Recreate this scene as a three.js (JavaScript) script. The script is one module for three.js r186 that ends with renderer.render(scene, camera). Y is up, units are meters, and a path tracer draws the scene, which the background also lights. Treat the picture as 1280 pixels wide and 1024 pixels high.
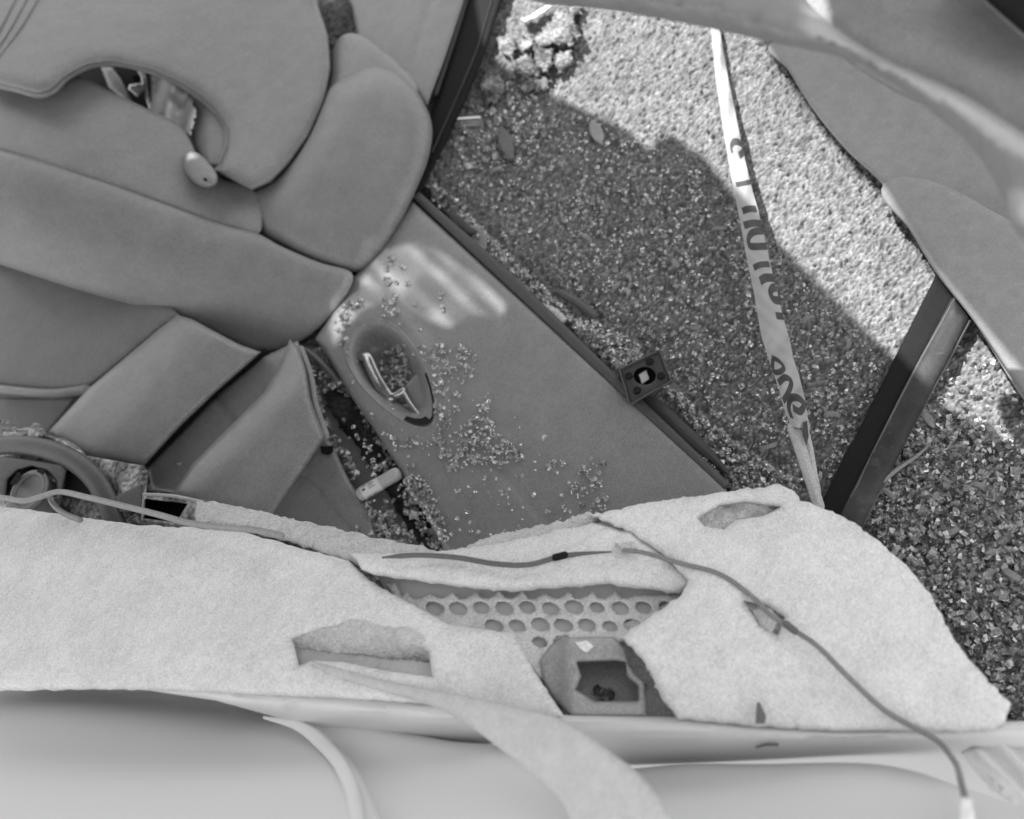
import * as THREE from 'three';
import { mergeGeometries } from 'three/addons/utils/BufferGeometryUtils.js';

// ---------------------------------------------------------------- camera, sky, sun, exposure
const scene = new THREE.Scene();
const EYE = 0.95, TILT = 32 * Math.PI / 180, FOV = 50, FOC = 512 / Math.tan(FOV * Math.PI / 360);
const cT = Math.cos(TILT), sT = Math.sin(TILT), V3 = THREE.Vector3;
const FWD = new V3(-.6 * sT, -cT, -.8 * sT), UU = new V3(.6 * cT, -sT, .8 * cT), VV = new V3(.8, 0, -.6);
const RIGHT = UU.clone().multiplyScalar(.6).addScaledVector(VV, .8), DOWN = UU.clone().multiplyScalar(.8).addScaledVector(VV, -.6);
const camera = new THREE.PerspectiveCamera(FOV, 1.25, 0.02, 300);
camera.position.set(0, EYE, 0);
camera.up.copy(DOWN).negate();
camera.lookAt(new V3(0, EYE, 0).add(FWD));
camera.focus = 0.88; camera.userData.fStop = 3.8;

const SUN_AZ = new V3(.72, 0, .69).normalize(), SUN_EL = 60 * Math.PI / 180;      // the way the light travels over the ground
const SLOPE = 1 / Math.tan(SUN_EL);
const toSun = SUN_AZ.clone().multiplyScalar(-Math.cos(SUN_EL)).add(new V3(0, Math.sin(SUN_EL), 0));
{
  const w = 256, h = 128, d = new Float32Array(w * h * 4), v = new V3();
  for (let j = 0; j < h; j++) for (let i = 0; i < w; i++) {
    const el = (j + .5) / h * Math.PI - Math.PI / 2, az = (i + .5) / w * 2 * Math.PI - Math.PI;
    v.set(Math.cos(el) * Math.cos(az), Math.sin(el), Math.cos(el) * Math.sin(az));
    const s = Math.max(0, v.dot(toSun)), up = Math.max(0, v.y);
    const L = .62 + .3 * Math.pow(1 - up, 2) + .5 * Math.pow(s, 6);
    const k = (j * w + i) * 4; d[k] = d[k + 1] = d[k + 2] = L * .95; d[k + 3] = 1;
  }
  const t = new THREE.DataTexture(d, w, h, THREE.RGBAFormat, THREE.FloatType);
  t.mapping = THREE.EquirectangularReflectionMapping; t.magFilter = t.minFilter = THREE.LinearFilter; t.needsUpdate = true;
  scene.background = t; scene.environment = t;
}
const sun = new THREE.DirectionalLight(0xffffff, 4.6);
sun.position.copy(toSun).multiplyScalar(6); sun.castShadow = true;
sun.shadow.camera.left = sun.shadow.camera.bottom = -2.5; sun.shadow.camera.right = sun.shadow.camera.top = 2.5;
sun.shadow.camera.far = 14; sun.shadow.mapSize.set(4096, 4096);
scene.add(sun, sun.target);
const EXPOSURE = 2.0;

// ---------------------------------------------------------------- helpers
function rng(seed) { return () => { seed |= 0; seed = seed + 0x6D2B79F5 | 0; let t = Math.imul(seed ^ seed >>> 15, 1 | seed); t = t + Math.imul(t ^ t >>> 7, 61 | t) ^ t; return ((t ^ t >>> 14) >>> 0) / 4294967296; }; }
const R = rng(7);
const hash = (i, j, k = 0) => { let t = Math.imul(i, 374761393) ^ Math.imul(j, 668265263) ^ Math.imul(k + 11, 2147483647); t = Math.imul(t ^ t >>> 13, 1274126177); return ((t ^ t >>> 16) >>> 0) / 4294967296; };
function vnoise(x, y, k = 0) {
  const i = Math.floor(x), j = Math.floor(y); let u = x - i, v = y - j; u = u * u * (3 - 2 * u); v = v * v * (3 - 2 * v);
  const a = hash(i, j, k), b = hash(i + 1, j, k), c = hash(i, j + 1, k), d = hash(i + 1, j + 1, k);
  return a + (b - a) * u + (c - a) * v + (a - b - c + d) * u * v;
}
const fbm = (x, y, k = 0) => (vnoise(x, y, k) + .5 * vnoise(2.1 * x, 2.1 * y, k + 1) + .25 * vnoise(4.3 * x, 4.3 * y, k + 2)) / 1.75 - .5;
const sstep = (a, b, x) => { const t = Math.min(1, Math.max(0, (x - a) / (b - a))); return t * t * (3 - 2 * t); };
const mix = (a, b, t) => a + (b - a) * t;

function P(px, py, h) {                                            // the point at height h that stands where the photograph shows it
  const d = FWD.clone().addScaledVector(RIGHT, (px - 640) / FOC).addScaledVector(DOWN, (py - 512) / FOC);
  return new V3(0, EYE, 0).addScaledVector(d, (EYE - h) / -d.y);
}
const mpp = (px, py, h) => (P(px + 1, py, h).sub(P(px, py, h)).length() + P(px, py + 1, h).sub(P(px, py, h)).length()) / 2;

function inside(p, x, y) { let c = false; for (let i = 0, j = p.length - 1; i < p.length; j = i++) if ((p[i][1] > y) !== (p[j][1] > y) && x < (p[j][0] - p[i][0]) * (y - p[i][1]) / (p[j][1] - p[i][1]) + p[i][0]) c = !c; return c; }
function segDist(x, y, a, b) { const dx = b[0] - a[0], dy = b[1] - a[1]; let t = ((x - a[0]) * dx + (y - a[1]) * dy) / (dx * dx + dy * dy + 1e-9); t = t < 0 ? 0 : t > 1 ? 1 : t; const ex = x - a[0] - t * dx, ey = y - a[1] - t * dy; return Math.sqrt(ex * ex + ey * ey); }
function lineDist(pts, x, y) { let m = 1e9; for (let i = 0; i + 1 < pts.length; i++) m = Math.min(m, segDist(x, y, pts[i], pts[i + 1])); return m; }
function edgeDist(p, x, y) { let m = 1e9; for (let i = 0, j = p.length - 1; i < p.length; j = i++) m = Math.min(m, segDist(x, y, p[j], p[i])); return m; }
function densify(p, step, smooth, closed = true) {
  const c = new THREE.CatmullRomCurve3(p.map(q => new V3(q[0], q[1], q[2] || 0)), closed, 'centripetal'), out = [];
  if (smooth) { const L = c.getLength(), n = Math.max(6, Math.round(L / step)); for (let i = 0; i < n + (closed ? 0 : 1); i++) { const q = c.getPointAt(i / n); out.push([q.x, q.y, q.z]); } return out; }
  for (let i = 0; i < p.length; i++) { const a = p[i], b = p[(i + 1) % p.length], n = Math.max(1, Math.round(Math.hypot(b[0] - a[0], b[1] - a[1]) / step)); for (let k = 0; k < n; k++) out.push([mix(a[0], b[0], k / n), mix(a[1], b[1], k / n)]); }
  return out;
}
function delaunay(pts) {                                           // sweep version of Bowyer-Watson
  const n = pts.length, idx = [...Array(n).keys()].sort((a, b) => pts[a][0] - pts[b][0]);
  let x0 = 1e9, x1 = -1e9, y0 = 1e9, y1 = -1e9; for (const p of pts) { x0 = Math.min(x0, p[0]); x1 = Math.max(x1, p[0]); y0 = Math.min(y0, p[1]); y1 = Math.max(y1, p[1]); }
  const D = Math.max(x1 - x0, y1 - y0), mx = (x0 + x1) / 2, my = (y0 + y1) / 2, q = pts.concat([[mx - 20 * D, my - D], [mx, my + 20 * D], [mx + 20 * D, my - D]]);
  const circ = (a, b, c) => { const [ax, ay] = q[a], bx = q[b][0] - ax, by = q[b][1] - ay, cx = q[c][0] - ax, cy = q[c][1] - ay, d = 2 * (bx * cy - by * cx) || 1e-12, B = bx * bx + by * by, C = cx * cx + cy * cy, ux = (cy * B - by * C) / d, uy = (bx * C - cx * B) / d; return { a, b, c, x: ax + ux, y: ay + uy, r: ux * ux + uy * uy }; };
  let open = [circ(n, n + 1, n + 2)]; const done = [];
  for (const i of idx) {
    const [x, y] = q[i], next = [], edges = new Map();
    const add = (a, b) => { const k = a < b ? a * (n + 3) + b : b * (n + 3) + a; edges.has(k) ? edges.set(k, null) : edges.set(k, [a, b]); };
    for (const t of open) {
      const dx = x - t.x;
      if (dx > 0 && dx * dx > t.r) { done.push(t); continue; }
      const dy = y - t.y;
      if (dx * dx + dy * dy - t.r > 1e-9) { next.push(t); continue; }
      add(t.a, t.b); add(t.b, t.c); add(t.c, t.a);
    }
    for (const e of edges.values()) if (e) next.push(circ(e[0], e[1], i));
    open = next;
  }
  return done.concat(open).filter(t => t.a < n && t.b < n && t.c < n).map(t => [t.a, t.b, t.c]);
}
// A solid with an upholstered top: outline and holes in photograph pixels, h(px,py) its height in metres, w/drop the rounding of its edge, t its thickness.
function pad(outline, { h = 0, w = 0, drop = 0, t = .02, res = 8, smooth = false, tuck = 3, holes = [], rough = 0, roughScale = .05, ragged = 0 } = {}) {
  const hf = typeof h === 'function' ? h : () => h, rr = rng(Math.round(outline[0][0] * 13 + outline[0][1] * 7 + 5));
  const offs = drop ? [.06, .2, .42, .75].map(k => k * w).filter(o => o < 2.4 * res) : [], bstep = drop ? Math.max(1.6, Math.min(res, w * .5)) : res;
  let ring = densify(outline, bstep, smooth);
  if (ragged) ring = ring.map(([x, y], i) => [x + (fbm(i * .6, 3.3, 5) + (rr() - .5) * .5) * ragged, y + (fbm(i * .6, 9.1, 8) + (rr() - .5) * .5) * ragged]);
  const loops = [ring, ...holes.map(o => densify(o, Math.min(bstep, res * .8), smooth))], pts = [], loopIdx = [];
  for (const l of loops) { loopIdx.push(l.map((_, i) => pts.length + i)); for (const p of l) pts.push([p[0], p[1], 0]); }
  let x0 = 1e9, x1 = -1e9, y0 = 1e9, y1 = -1e9; for (const p of ring) { x0 = Math.min(x0, p[0]); x1 = Math.max(x1, p[0]); y0 = Math.min(y0, p[1]); y1 = Math.max(y1, p[1]); }
  const edge = (x, y) => Math.min(...loops.map(l => edgeDist(l, x, y)));
  const isIn = (x, y) => inside(ring, x, y) && !loops.slice(1).some(l => inside(l, x, y));
  const put = (x, y, need) => { if (!isIn(x, y)) return; const d = edge(x, y); if (d > need) pts.push([x, y, d]); };
  for (let y = y0, r = 0; y < y1; y += res * .87, r++) for (let x = x0 + (r % 2) * res / 2; x < x1; x += res) put(x + (rr() - .5) * .05 * res, y + (rr() - .5) * .05 * res, offs.length ? offs.at(-1) + res * .5 : res * .55);
  for (const l of loops) for (const o of offs) {                  // rings that follow the edge where it rounds off
    const n = l.length; for (let i = 0; i < n; i++) { const a = l[(i + n - 1) % n], b = l[(i + 1) % n], L = Math.hypot(b[0] - a[0], b[1] - a[1]) || 1, nx = -(b[1] - a[1]) / L, ny = (b[0] - a[0]) / L; for (const s of [1, -1]) { const x = l[i][0] + s * nx * o, y = l[i][1] + s * ny * o; if (isIn(x, y) && Math.abs(edge(x, y) - o) < .12 * o) { pts.push([x, y, o]); break; } } }
  }
  for (const p of pts) { p[0] += (rr() - .5) * 1e-4; p[1] += (rr() - .5) * 1e-4; }
  const tris = delaunay(pts).filter(([a, b, c]) => isIn((pts[a][0] + pts[b][0] + pts[c][0]) / 3, (pts[a][1] + pts[b][1] + pts[c][1]) / 3));
  if (globalThis.DEBUG) { const ar = l => Math.abs(l.reduce((q, p, i) => q + p[0] * l[(i + 1) % l.length][1] - p[1] * l[(i + 1) % l.length][0], 0) / 2); const A0 = ar(ring) - loops.slice(1).reduce((q, l) => q + ar(l), 0), A1 = tris.reduce((q, [a, b, c]) => q + ar([pts[a], pts[b], pts[c]]), 0); if (Math.abs(A1 / A0 - 1) > .003) console.log('area', outline[0], (A1 / A0).toFixed(3)); }
  const top = pts.map(([x, y, d]) => {
    let hh = hf(x, y); if (drop && d < w) hh -= drop * (1 - Math.sqrt(Math.max(0, 1 - (1 - d / w) ** 2)));
    const g = P(x, y, hh); if (rough) { g.y += rough * fbm(g.x / roughScale + 40, g.z / roughScale + 40, 3) * 2; const s = P(x, y, g.y); g.copy(s); }
    return g;
  });
  const edgeLow = []; const isB = new Set(loopIdx.flat());
  const inwards = new Map();
  loops.forEach((l, li) => { const n = l.length; for (let i = 0; i < n; i++) { const a = l[(i + n - 1) % n], b = l[(i + 1) % n], L = Math.hypot(b[0] - a[0], b[1] - a[1]) || 1; let nx = -(b[1] - a[1]) / L, ny = (b[0] - a[0]) / L; if (!isIn(l[i][0] + nx, l[i][1] + ny)) { nx = -nx; ny = -ny; } inwards.set(loopIdx[li][i], [nx * tuck, ny * tuck]); } });
  const bot = pts.map(([x, y], i) => { const o = isB.has(i) ? inwards.get(i) : [0, 0]; return P(x + o[0], y + o[1], Math.max(.0005, top[i].y - t)); });
  const pos = [], ind = [], face = (a, b, c, upward) => { const nrm = b.clone().sub(a).cross(c.clone().sub(a)).y; ind.push(...(((nrm > 0) === upward) ? [0, 1, 2] : [0, 2, 1])); };
  // top and bottom keep shared vertices, the sides get their own
  const geo = new THREE.BufferGeometry(), P3 = [], I3 = [];
  for (const g of top) P3.push(g.x, g.y, g.z); for (const g of bot) P3.push(g.x, g.y, g.z);
  const N = pts.length;
  for (const [a, b, c] of tris) { const up = (pts[b][0] - pts[a][0]) * (pts[c][1] - pts[a][1]) - (pts[b][1] - pts[a][1]) * (pts[c][0] - pts[a][0]) < 0; up ? I3.push(a, b, c, N + a, N + c, N + b) : I3.push(a, c, b, N + a, N + b, N + c); }
  let base = 2 * N;
  for (const li of loopIdx) for (let k = 0; k < li.length; k++) {
    const i = li[k], j = li[(k + 1) % li.length]; for (const g of [top[i], top[j], bot[j], bot[i]]) P3.push(g.x, g.y, g.z);
    const mid = [(pts[i][0] + pts[j][0]) / 2, (pts[i][1] + pts[j][1]) / 2], e = [pts[j][0] - pts[i][0], pts[j][1] - pts[i][1]], L = Math.hypot(...e) || 1, leftIn = isIn(mid[0] - e[1] / L * .8, mid[1] + e[0] / L * .8);
    leftIn ? I3.push(base, base + 1, base + 2, base, base + 2, base + 3) : I3.push(base, base + 2, base + 1, base, base + 3, base + 2); base += 4;
  }
  geo.setAttribute('position', new THREE.Float32BufferAttribute(P3, 3)); geo.setIndex(I3);
  return finish(geo);
}
function finish(geo) { geo.computeVertexNormals(); const p = geo.attributes.position, uv = new Float32Array(p.count * 2); for (let i = 0; i < p.count; i++) { uv[2 * i] = p.getX(i) + .35 * p.getY(i); uv[2 * i + 1] = p.getZ(i) - .35 * p.getY(i); } geo.setAttribute('uv', new THREE.BufferAttribute(uv, 2)); return geo; }
// a rope, rail or wire through photograph pixels with heights; r in pixels at its place
function tube(pts, r, { rad = 8, seg = 0, flat = 1, taper = null } = {}) {
  const c = new THREE.CatmullRomCurve3(pts.map(q => P(...q)), false, 'centripetal'), m = pts[Math.floor(pts.length / 2)], rm = r * mpp(...m), n = seg || Math.max(8, pts.length * 8);
  const g = new THREE.TubeGeometry(c, n, rm, rad, false);
  const pos = g.attributes.position;
  if (flat !== 1 || taper) for (let i = 0; i <= n; i++) { const o = c.getPointAt(i / n), s = taper ? taper(i / n) : 1; for (let k = 0; k <= rad; k++) { const q = i * (rad + 1) + k; pos.setXYZ(q, o.x + (pos.getX(q) - o.x) * s, o.y + (pos.getY(q) - o.y) * s * flat, o.z + (pos.getZ(q) - o.z) * s); } }
  const caps = [0, 1].map(e => { const o = c.getPointAt(e), s = new THREE.SphereGeometry(rm * (taper ? taper(e) : 1) * .99, rad, 6); s.scale(1, flat, 1); s.translate(o.x, o.y, o.z); return s; });
  return finish(mergeGeometries([g, ...caps].map(q => { q.deleteAttribute('uv'); return q; })));
}
function merge(list) { return list.length > 1 ? mergeGeometries(list) : list[0]; }
const taken = {};
const numbered = n => { const k = taken[n] = (taken[n] ?? -1) + 1; return k ? `${n}_${String(k).padStart(3, '0')}` : n; };
function thing(name, label, category, at, group) { const o = new THREE.Group(); o.name = numbered(name); o.position.copy(P(...at)); o.userData = { label, category, kind: 'thing' }; if (group) o.userData.group = group; scene.add(o); return o; }
function worldPos(o) { const v = new V3(); for (let q = o; q && q !== scene; q = q.parent) v.add(q.position); return v; }
function part(name, geos, m, parent, label) {
  const g = merge([].concat(geos)), o = worldPos(parent); g.translate(-o.x, -o.y, -o.z);
  const mesh = new THREE.Mesh(g, m); mesh.name = name; mesh.castShadow = mesh.receiveShadow = true; if (label) mesh.userData.label = label; parent.add(mesh); return mesh;
}
function single(name, geos, m, label, category, group, kind) {
  const g = merge([].concat(geos)); g.computeBoundingBox(); const b = g.boundingBox, c = new V3((b.min.x + b.max.x) / 2, b.min.y, (b.min.z + b.max.z) / 2); g.translate(-c.x, -c.y, -c.z);
  const mesh = new THREE.Mesh(g, m); mesh.name = numbered(name); mesh.position.copy(c); mesh.castShadow = mesh.receiveShadow = true; scene.add(mesh);
  if (label) mesh.userData.label = label; if (category) mesh.userData.category = category; if (group) mesh.userData.group = group; mesh.userData.kind = kind || 'thing'; return mesh;
}

// ---------------------------------------------------------------- materials (everything is neutral: the photograph is black and white)
function tex(n, size, f, srgb) {
  const d = new Uint8Array(n * n * 4);
  for (let j = 0; j < n; j++) for (let i = 0; i < n; i++) { const v = Math.max(0, Math.min(255, Math.round(255 * f(i / n, j / n, i, j)))), k = (j * n + i) * 4; d[k] = d[k + 1] = d[k + 2] = v; d[k + 3] = 255; }
  const t = new THREE.DataTexture(d, n, n); t.wrapS = t.wrapT = THREE.RepeatWrapping; t.magFilter = THREE.LinearFilter; t.minFilter = THREE.LinearMipmapLinearFilter; t.generateMipmaps = true;
  if (srgb) t.colorSpace = THREE.SRGBColorSpace; t.repeat.set(1 / size, 1 / size); t.needsUpdate = true; return t;
}
const tile = (x, y, n, k) => { const i = Math.floor(x * n), j = Math.floor(y * n); let u = x * n - i, v = y * n - j; u = u * u * (3 - 2 * u); v = v * v * (3 - 2 * v); const g = (a, b) => hash(((a % n) + n) % n, ((b % n) + n) % n, k); return mix(mix(g(i, j), g(i + 1, j), u), mix(g(i, j + 1), g(i + 1, j + 1), u), v); };
const grainMap = tex(1024, .52, (x, y, i, j) => .86 + .14 * (hash(i, j, 3) - .5) + .12 * (hash(i >> 1, j >> 1, 4) - .5) + .05 * (tile(x, y, 24, 5) - .5) + .04 * (tile(x, y, 90, 6) - .5), true);
const fineMap = grainMap.clone(); fineMap.repeat.set(1 / .24, 1 / .24); fineMap.needsUpdate = true;
const foamMap = tex(1024, .34, (x, y, i, j) => .9 + .17 * (hash(i, j, 8) - .5) + .15 * (hash(i >> 1, j >> 1, 9) - .5) + .05 * (tile(x, y, 14, 10) - .5) + .05 * (tile(x, y, 70, 11) - .5), true);
const dirtMap = tex(512, .2, (x, y, i, j) => .62 + .5 * (tile(x, y, 9, 14) - .5) + .5 * (tile(x, y, 60, 15) - .5) + .3 * (hash(i, j, 12) - .5), true);
const scuffMap = tex(256, .3, (x, y, i, j) => .76 + .4 * (tile(x, y, 7, 17) - .5) * tile(x, y, 40, 18) + .3 * (tile(x, y, 60, 19) > .86 ? 1 : 0) * tile(x, y, 5, 20) + .1 * (hash(i, j, 2) - .5), true);
const leatherBump = tex(512, .09, (x, y) => .5 + .5 * (tile(x, y, 60, 21) - .5) + .4 * (tile(x, y, 130, 22) - .5));
const foamBump = tex(512, .14, (x, y, i, j) => .5 + .5 * (tile(x, y, 40, 31) - .5) + .5 * (tile(x, y, 120, 32) - .5));
const faceMap = tex(8, 1, (x, y, i) => [1, .75, 1, .95, 1, .3, 1, 1][i]); faceMap.repeat.set(1, 1); faceMap.magFilter = faceMap.minFilter = THREE.NearestFilter; faceMap.generateMipmaps = false;
const G = v => new THREE.Color().setRGB(v, v, v);
function M(v, rough = .6, o = {}) { return new THREE.MeshPhysicalMaterial({ color: G(v / (o.map === dirtMap ? .38 : .75)), roughness: rough, map: grainMap, bumpMap: leatherBump, bumpScale: .00012, ...o }); }
const mat = {
  leather: M(.22, .43), leatherDark: M(.16, .5), seam: M(.05, .8), trim: M(.215, .36), trimDark: M(.15, .5), plastic: M(.2, .22),
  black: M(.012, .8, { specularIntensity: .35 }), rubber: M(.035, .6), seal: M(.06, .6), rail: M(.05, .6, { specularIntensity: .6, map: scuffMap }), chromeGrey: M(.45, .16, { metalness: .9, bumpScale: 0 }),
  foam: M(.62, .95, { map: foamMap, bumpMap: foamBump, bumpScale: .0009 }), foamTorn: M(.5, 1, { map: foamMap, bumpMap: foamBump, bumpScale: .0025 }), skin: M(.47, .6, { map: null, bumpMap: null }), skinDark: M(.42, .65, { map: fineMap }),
  cloth: M(.27, .85, { map: fineMap }), socket: M(.33, .35), dirt: M(.02, 1, { map: dirtMap }), metal: M(.22, .45, { metalness: .5, map: dirtMap }), metalDark: M(.08, .45),
  wire: M(.2, .45), wireDark: M(.11, .45), white: M(.72, .6), paper: M(.15, .9, { map: dirtMap }), leaf: M(.2, .8), twig: M(.22, .8),
  glass: new THREE.MeshPhysicalMaterial({ color: G(.92), roughness: .04, transmission: .97, transmissionMap: faceMap, thickness: .008, ior: 1.6, attenuationColor: G(.75), attenuationDistance: .03 }),
};

// ---------------------------------------------------------------- ground
{
  const x0 = -.95, x1 = .85, z0 = -1.35, z1 = .3, s = .002, nx = Math.round((x1 - x0) / s), nz = Math.round((z1 - z0) / s), C = .0056;
  const pos = new Float32Array((nx + 1) * (nz + 1) * 3), col = new Float32Array((nx + 1) * (nz + 1) * 3), ind = [];
  for (let j = 0; j <= nz; j++) for (let i = 0; i <= nx; i++) {
    const x = x0 + (x1 - x0) * i / nx, z = z0 + (z1 - z0) * j / nz, wx = x + .004 * fbm(x * 90, z * 90, 2), wz = z + .004 * fbm(x * 90 + 9, z * 90, 4), a = Math.floor(wx / C), b = Math.floor(wz / C);
    let f1 = 9, f2 = 9, id = 0;
    for (let q = -1; q <= 1; q++) for (let p = -1; p <= 1; p++) { const dx = (a + p + hash(a + p, b + q, 1)) - wx / C, dz = (b + q + hash(a + p, b + q, 2)) - wz / C, d = Math.sqrt(dx * dx + dz * dz); if (d < f1) { f2 = f1; f1 = d; id = hash(a + p, b + q, 6); } else if (d < f2) f2 = d; }
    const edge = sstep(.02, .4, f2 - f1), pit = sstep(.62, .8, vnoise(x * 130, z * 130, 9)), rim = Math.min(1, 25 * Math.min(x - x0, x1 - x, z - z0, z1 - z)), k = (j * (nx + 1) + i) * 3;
    pos[k] = x; pos[k + 2] = z; pos[k + 1] = rim * ((-.003 + edge * (.0016 + .0036 * id) - .0034 * pit) + .003 * fbm(x * 25, z * 25, 7) + .0016 * (vnoise(x * 300, z * 300, 12) - .5));
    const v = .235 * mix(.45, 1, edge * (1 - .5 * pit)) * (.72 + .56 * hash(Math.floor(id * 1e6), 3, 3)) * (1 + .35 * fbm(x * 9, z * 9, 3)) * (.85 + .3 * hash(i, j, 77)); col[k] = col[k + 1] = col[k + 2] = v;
  }
  for (let j = 0; j < nz; j++) for (let i = 0; i < nx; i++) { const a = j * (nx + 1) + i; ind.push(a, a + nx + 1, a + 1, a + 1, a + nx + 1, a + nx + 2); }
  const g = new THREE.BufferGeometry(); g.setAttribute('position', new THREE.BufferAttribute(pos, 3)); g.setAttribute('color', new THREE.BufferAttribute(col, 3)); g.setIndex(ind); g.computeVertexNormals();
  const B = 60, P4 = [], C4 = [], I4 = [];
  for (const [a, b, c, d] of [[-B, x0, -B, B], [x1, B, -B, B], [x0, x1, -B, z0], [x0, x1, z1, B]]) { const n = P4.length / 3; P4.push(a, 0, c, a, 0, d, b, 0, d, b, 0, c); for (let q = 0; q < 4; q++) C4.push(.17, .17, .17); I4.push(n, n + 1, n + 2, n, n + 2, n + 3); }
  const o = new THREE.BufferGeometry(); o.setAttribute('position', new THREE.Float32BufferAttribute(P4, 3)); o.setAttribute('color', new THREE.Float32BufferAttribute(C4, 3)); o.setIndex(I4); o.computeVertexNormals();
  const mesh = new THREE.Mesh(mergeGeometries([g, o]), new THREE.MeshStandardMaterial({ vertexColors: true, roughness: .85 }));
  mesh.name = 'ground'; mesh.userData = { kind: 'structure', label: 'coarse chip asphalt under and beside the wrecked car' }; mesh.receiveShadow = true; mesh.castShadow = true; scene.add(mesh);
}

// ---------------------------------------------------------------- unseen upper side of the car: plates added and shaped to cast shade
{
  const HO = 1.2, up = (px, py, h, H = HO) => { const p = P(px, py, h); return p.addScaledVector(SUN_AZ, -(H - h) * SLOPE); };
  const plate = (outline, holes, name, label, cat, H = HO) => {
    const s = new THREE.Shape(outline.map(p => new THREE.Vector2(p.x, -p.z)));
    for (const hl of holes) s.holes.push(new THREE.Path(hl.map(p => new THREE.Vector2(p.x, -p.z))));
    const g = new THREE.ExtrudeGeometry(s, { depth: .03, bevelEnabled: false }); g.rotateX(-Math.PI / 2); g.translate(0, H, 0);
    const th = thing(name, label, cat, [640, 512, 0]); th.position.set(outline[0].x, H, outline[0].z);
    g.translate(-outline[0].x, -H, -outline[0].z);
    const m = new THREE.Mesh(g, mat.trim); m.name = 'shade_plate'; m.castShadow = m.receiveShadow = true; th.add(m); return th;
  };
  const edge = [[594, -100], [600, 20], [608, 66], [640, 92], [668, 108], [720, 132], [775, 158], [812, 190], [818, 176], [836, 166], [870, 190], [905, 235], [950, 285], [1000, 335], [1060, 395], [1120, 452], [1150, 487], [1200, 520], [1280, 566], [1420, 640]].map(([x, y]) => up(x, y, 0));  // unseen door outline, projected back from where the shade edge falls
  edge.length -= 1;
  const far = [up(1304, 604, 0), up(1030, 150, .54), up(1110, 190, .54), up(1180, 270, .54), up(1330, 400, .54), new V3(-.12, 0, -.2), new V3(-.6, 0, -.1), new V3(-1.5, 0, -.2), new V3(-2.2, 0, -.7), new V3(-2.3, 0, -1.4)];
  const sunHole = [[470, 345], [484, 316], [520, 304], [550, 318], [600, 352], [640, 388], [634, 412], [600, 400], [570, 420], [530, 404], [505, 388], [480, 400], [455, 425], [440, 452], [424, 420], [432, 388], [452, 372]].map(([x, y]) => up(x - (x < 490 ? 12 : 0), y, .035));  // invented opening, cut to throw the sun patch on the door trim
  const spot = [[185, 138], [200, 142], [206, 156], [190, 160]].map(([x, y]) => up(x, y, .19));  // second invented opening, for a small sun spot on the cushion
  plate([...edge, ...far], [sunHole, spot], 'door_trim', 'unseen door of the upper side of the car, shaped to cast the shade', 'car door');
  const roof = [[940, 30], [974, 82], [996, 114], [1019, 146], [1059, 194], [1103, 236], [1139, 296], [1172, 348], [1222, 408], [1290, 490], [1296, 530], [1298, 590]].map(([x, y]) => up(x, y, .02, 1.26));
  plate([...roof, up(1046, 40, .57, 1.26), up(1070, 54, .57, 1.26), up(1114, 80, .57, 1.26), up(1200, 120, .57, 1.26), up(1330, 196, .57, 1.26), up(2600, 1200, 0, 1.26), up(2600, -500, 0, 1.26), up(960, -500, 0, 1.26)], [], 'added_roof_panel', 'unseen roof plate added above the headliner to shade it', 'added roof', 1.26);  // unseen roof plate, added to keep the sun off the headliner
  const slot = [[1020, 20], [1330, 150], [1400, 420], [1180, 300], [1010, 180]].map(([x, y]) => up(x, y, .55, 1.31)), ws = new THREE.Shape(slot.map(p => new THREE.Vector2(p.x, -p.z))), wg = new THREE.ExtrudeGeometry(ws, { depth: .006, bevelEnabled: false }); wg.rotateX(-Math.PI / 2); wg.translate(0, 1.31, 0);
  single('added_glass_sheet', wg, new THREE.MeshPhysicalMaterial({ color: G(.58), transmission: 1, thickness: 0, roughness: .03, ior: 1.5 }), 'unseen tinted strip of glass added to dim the sun on the roof lining', 'glass');  // added glass that weakens the sun falling on the headliner fold
  // streaked pane added in the door opening to dim and streak the sun patch
  const st = tex(256, 1, (x, y) => .78 + .5 * (tile(.0 + x, y * .12, 26, 61) - .5) + .25 * (tile(x, y, 12, 62) - .5), true); st.repeat.set(3, 3); st.rotation = .75;
  const s = new THREE.Shape(sunHole.map(p => new THREE.Vector2(p.x, -p.z))), g = new THREE.ExtrudeGeometry(s, { depth: .004, bevelEnabled: false }); g.rotateX(-Math.PI / 2); g.translate(0, HO + .012, 0);
  single('added_glass_sheet', g, new THREE.MeshPhysicalMaterial({ color: G(.9), map: st, transmission: 1, thickness: 0, roughness: .05, ior: 1.5 }), 'unseen streaked pane added in the upper door to dim the sun patch', 'window pane');
}

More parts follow.
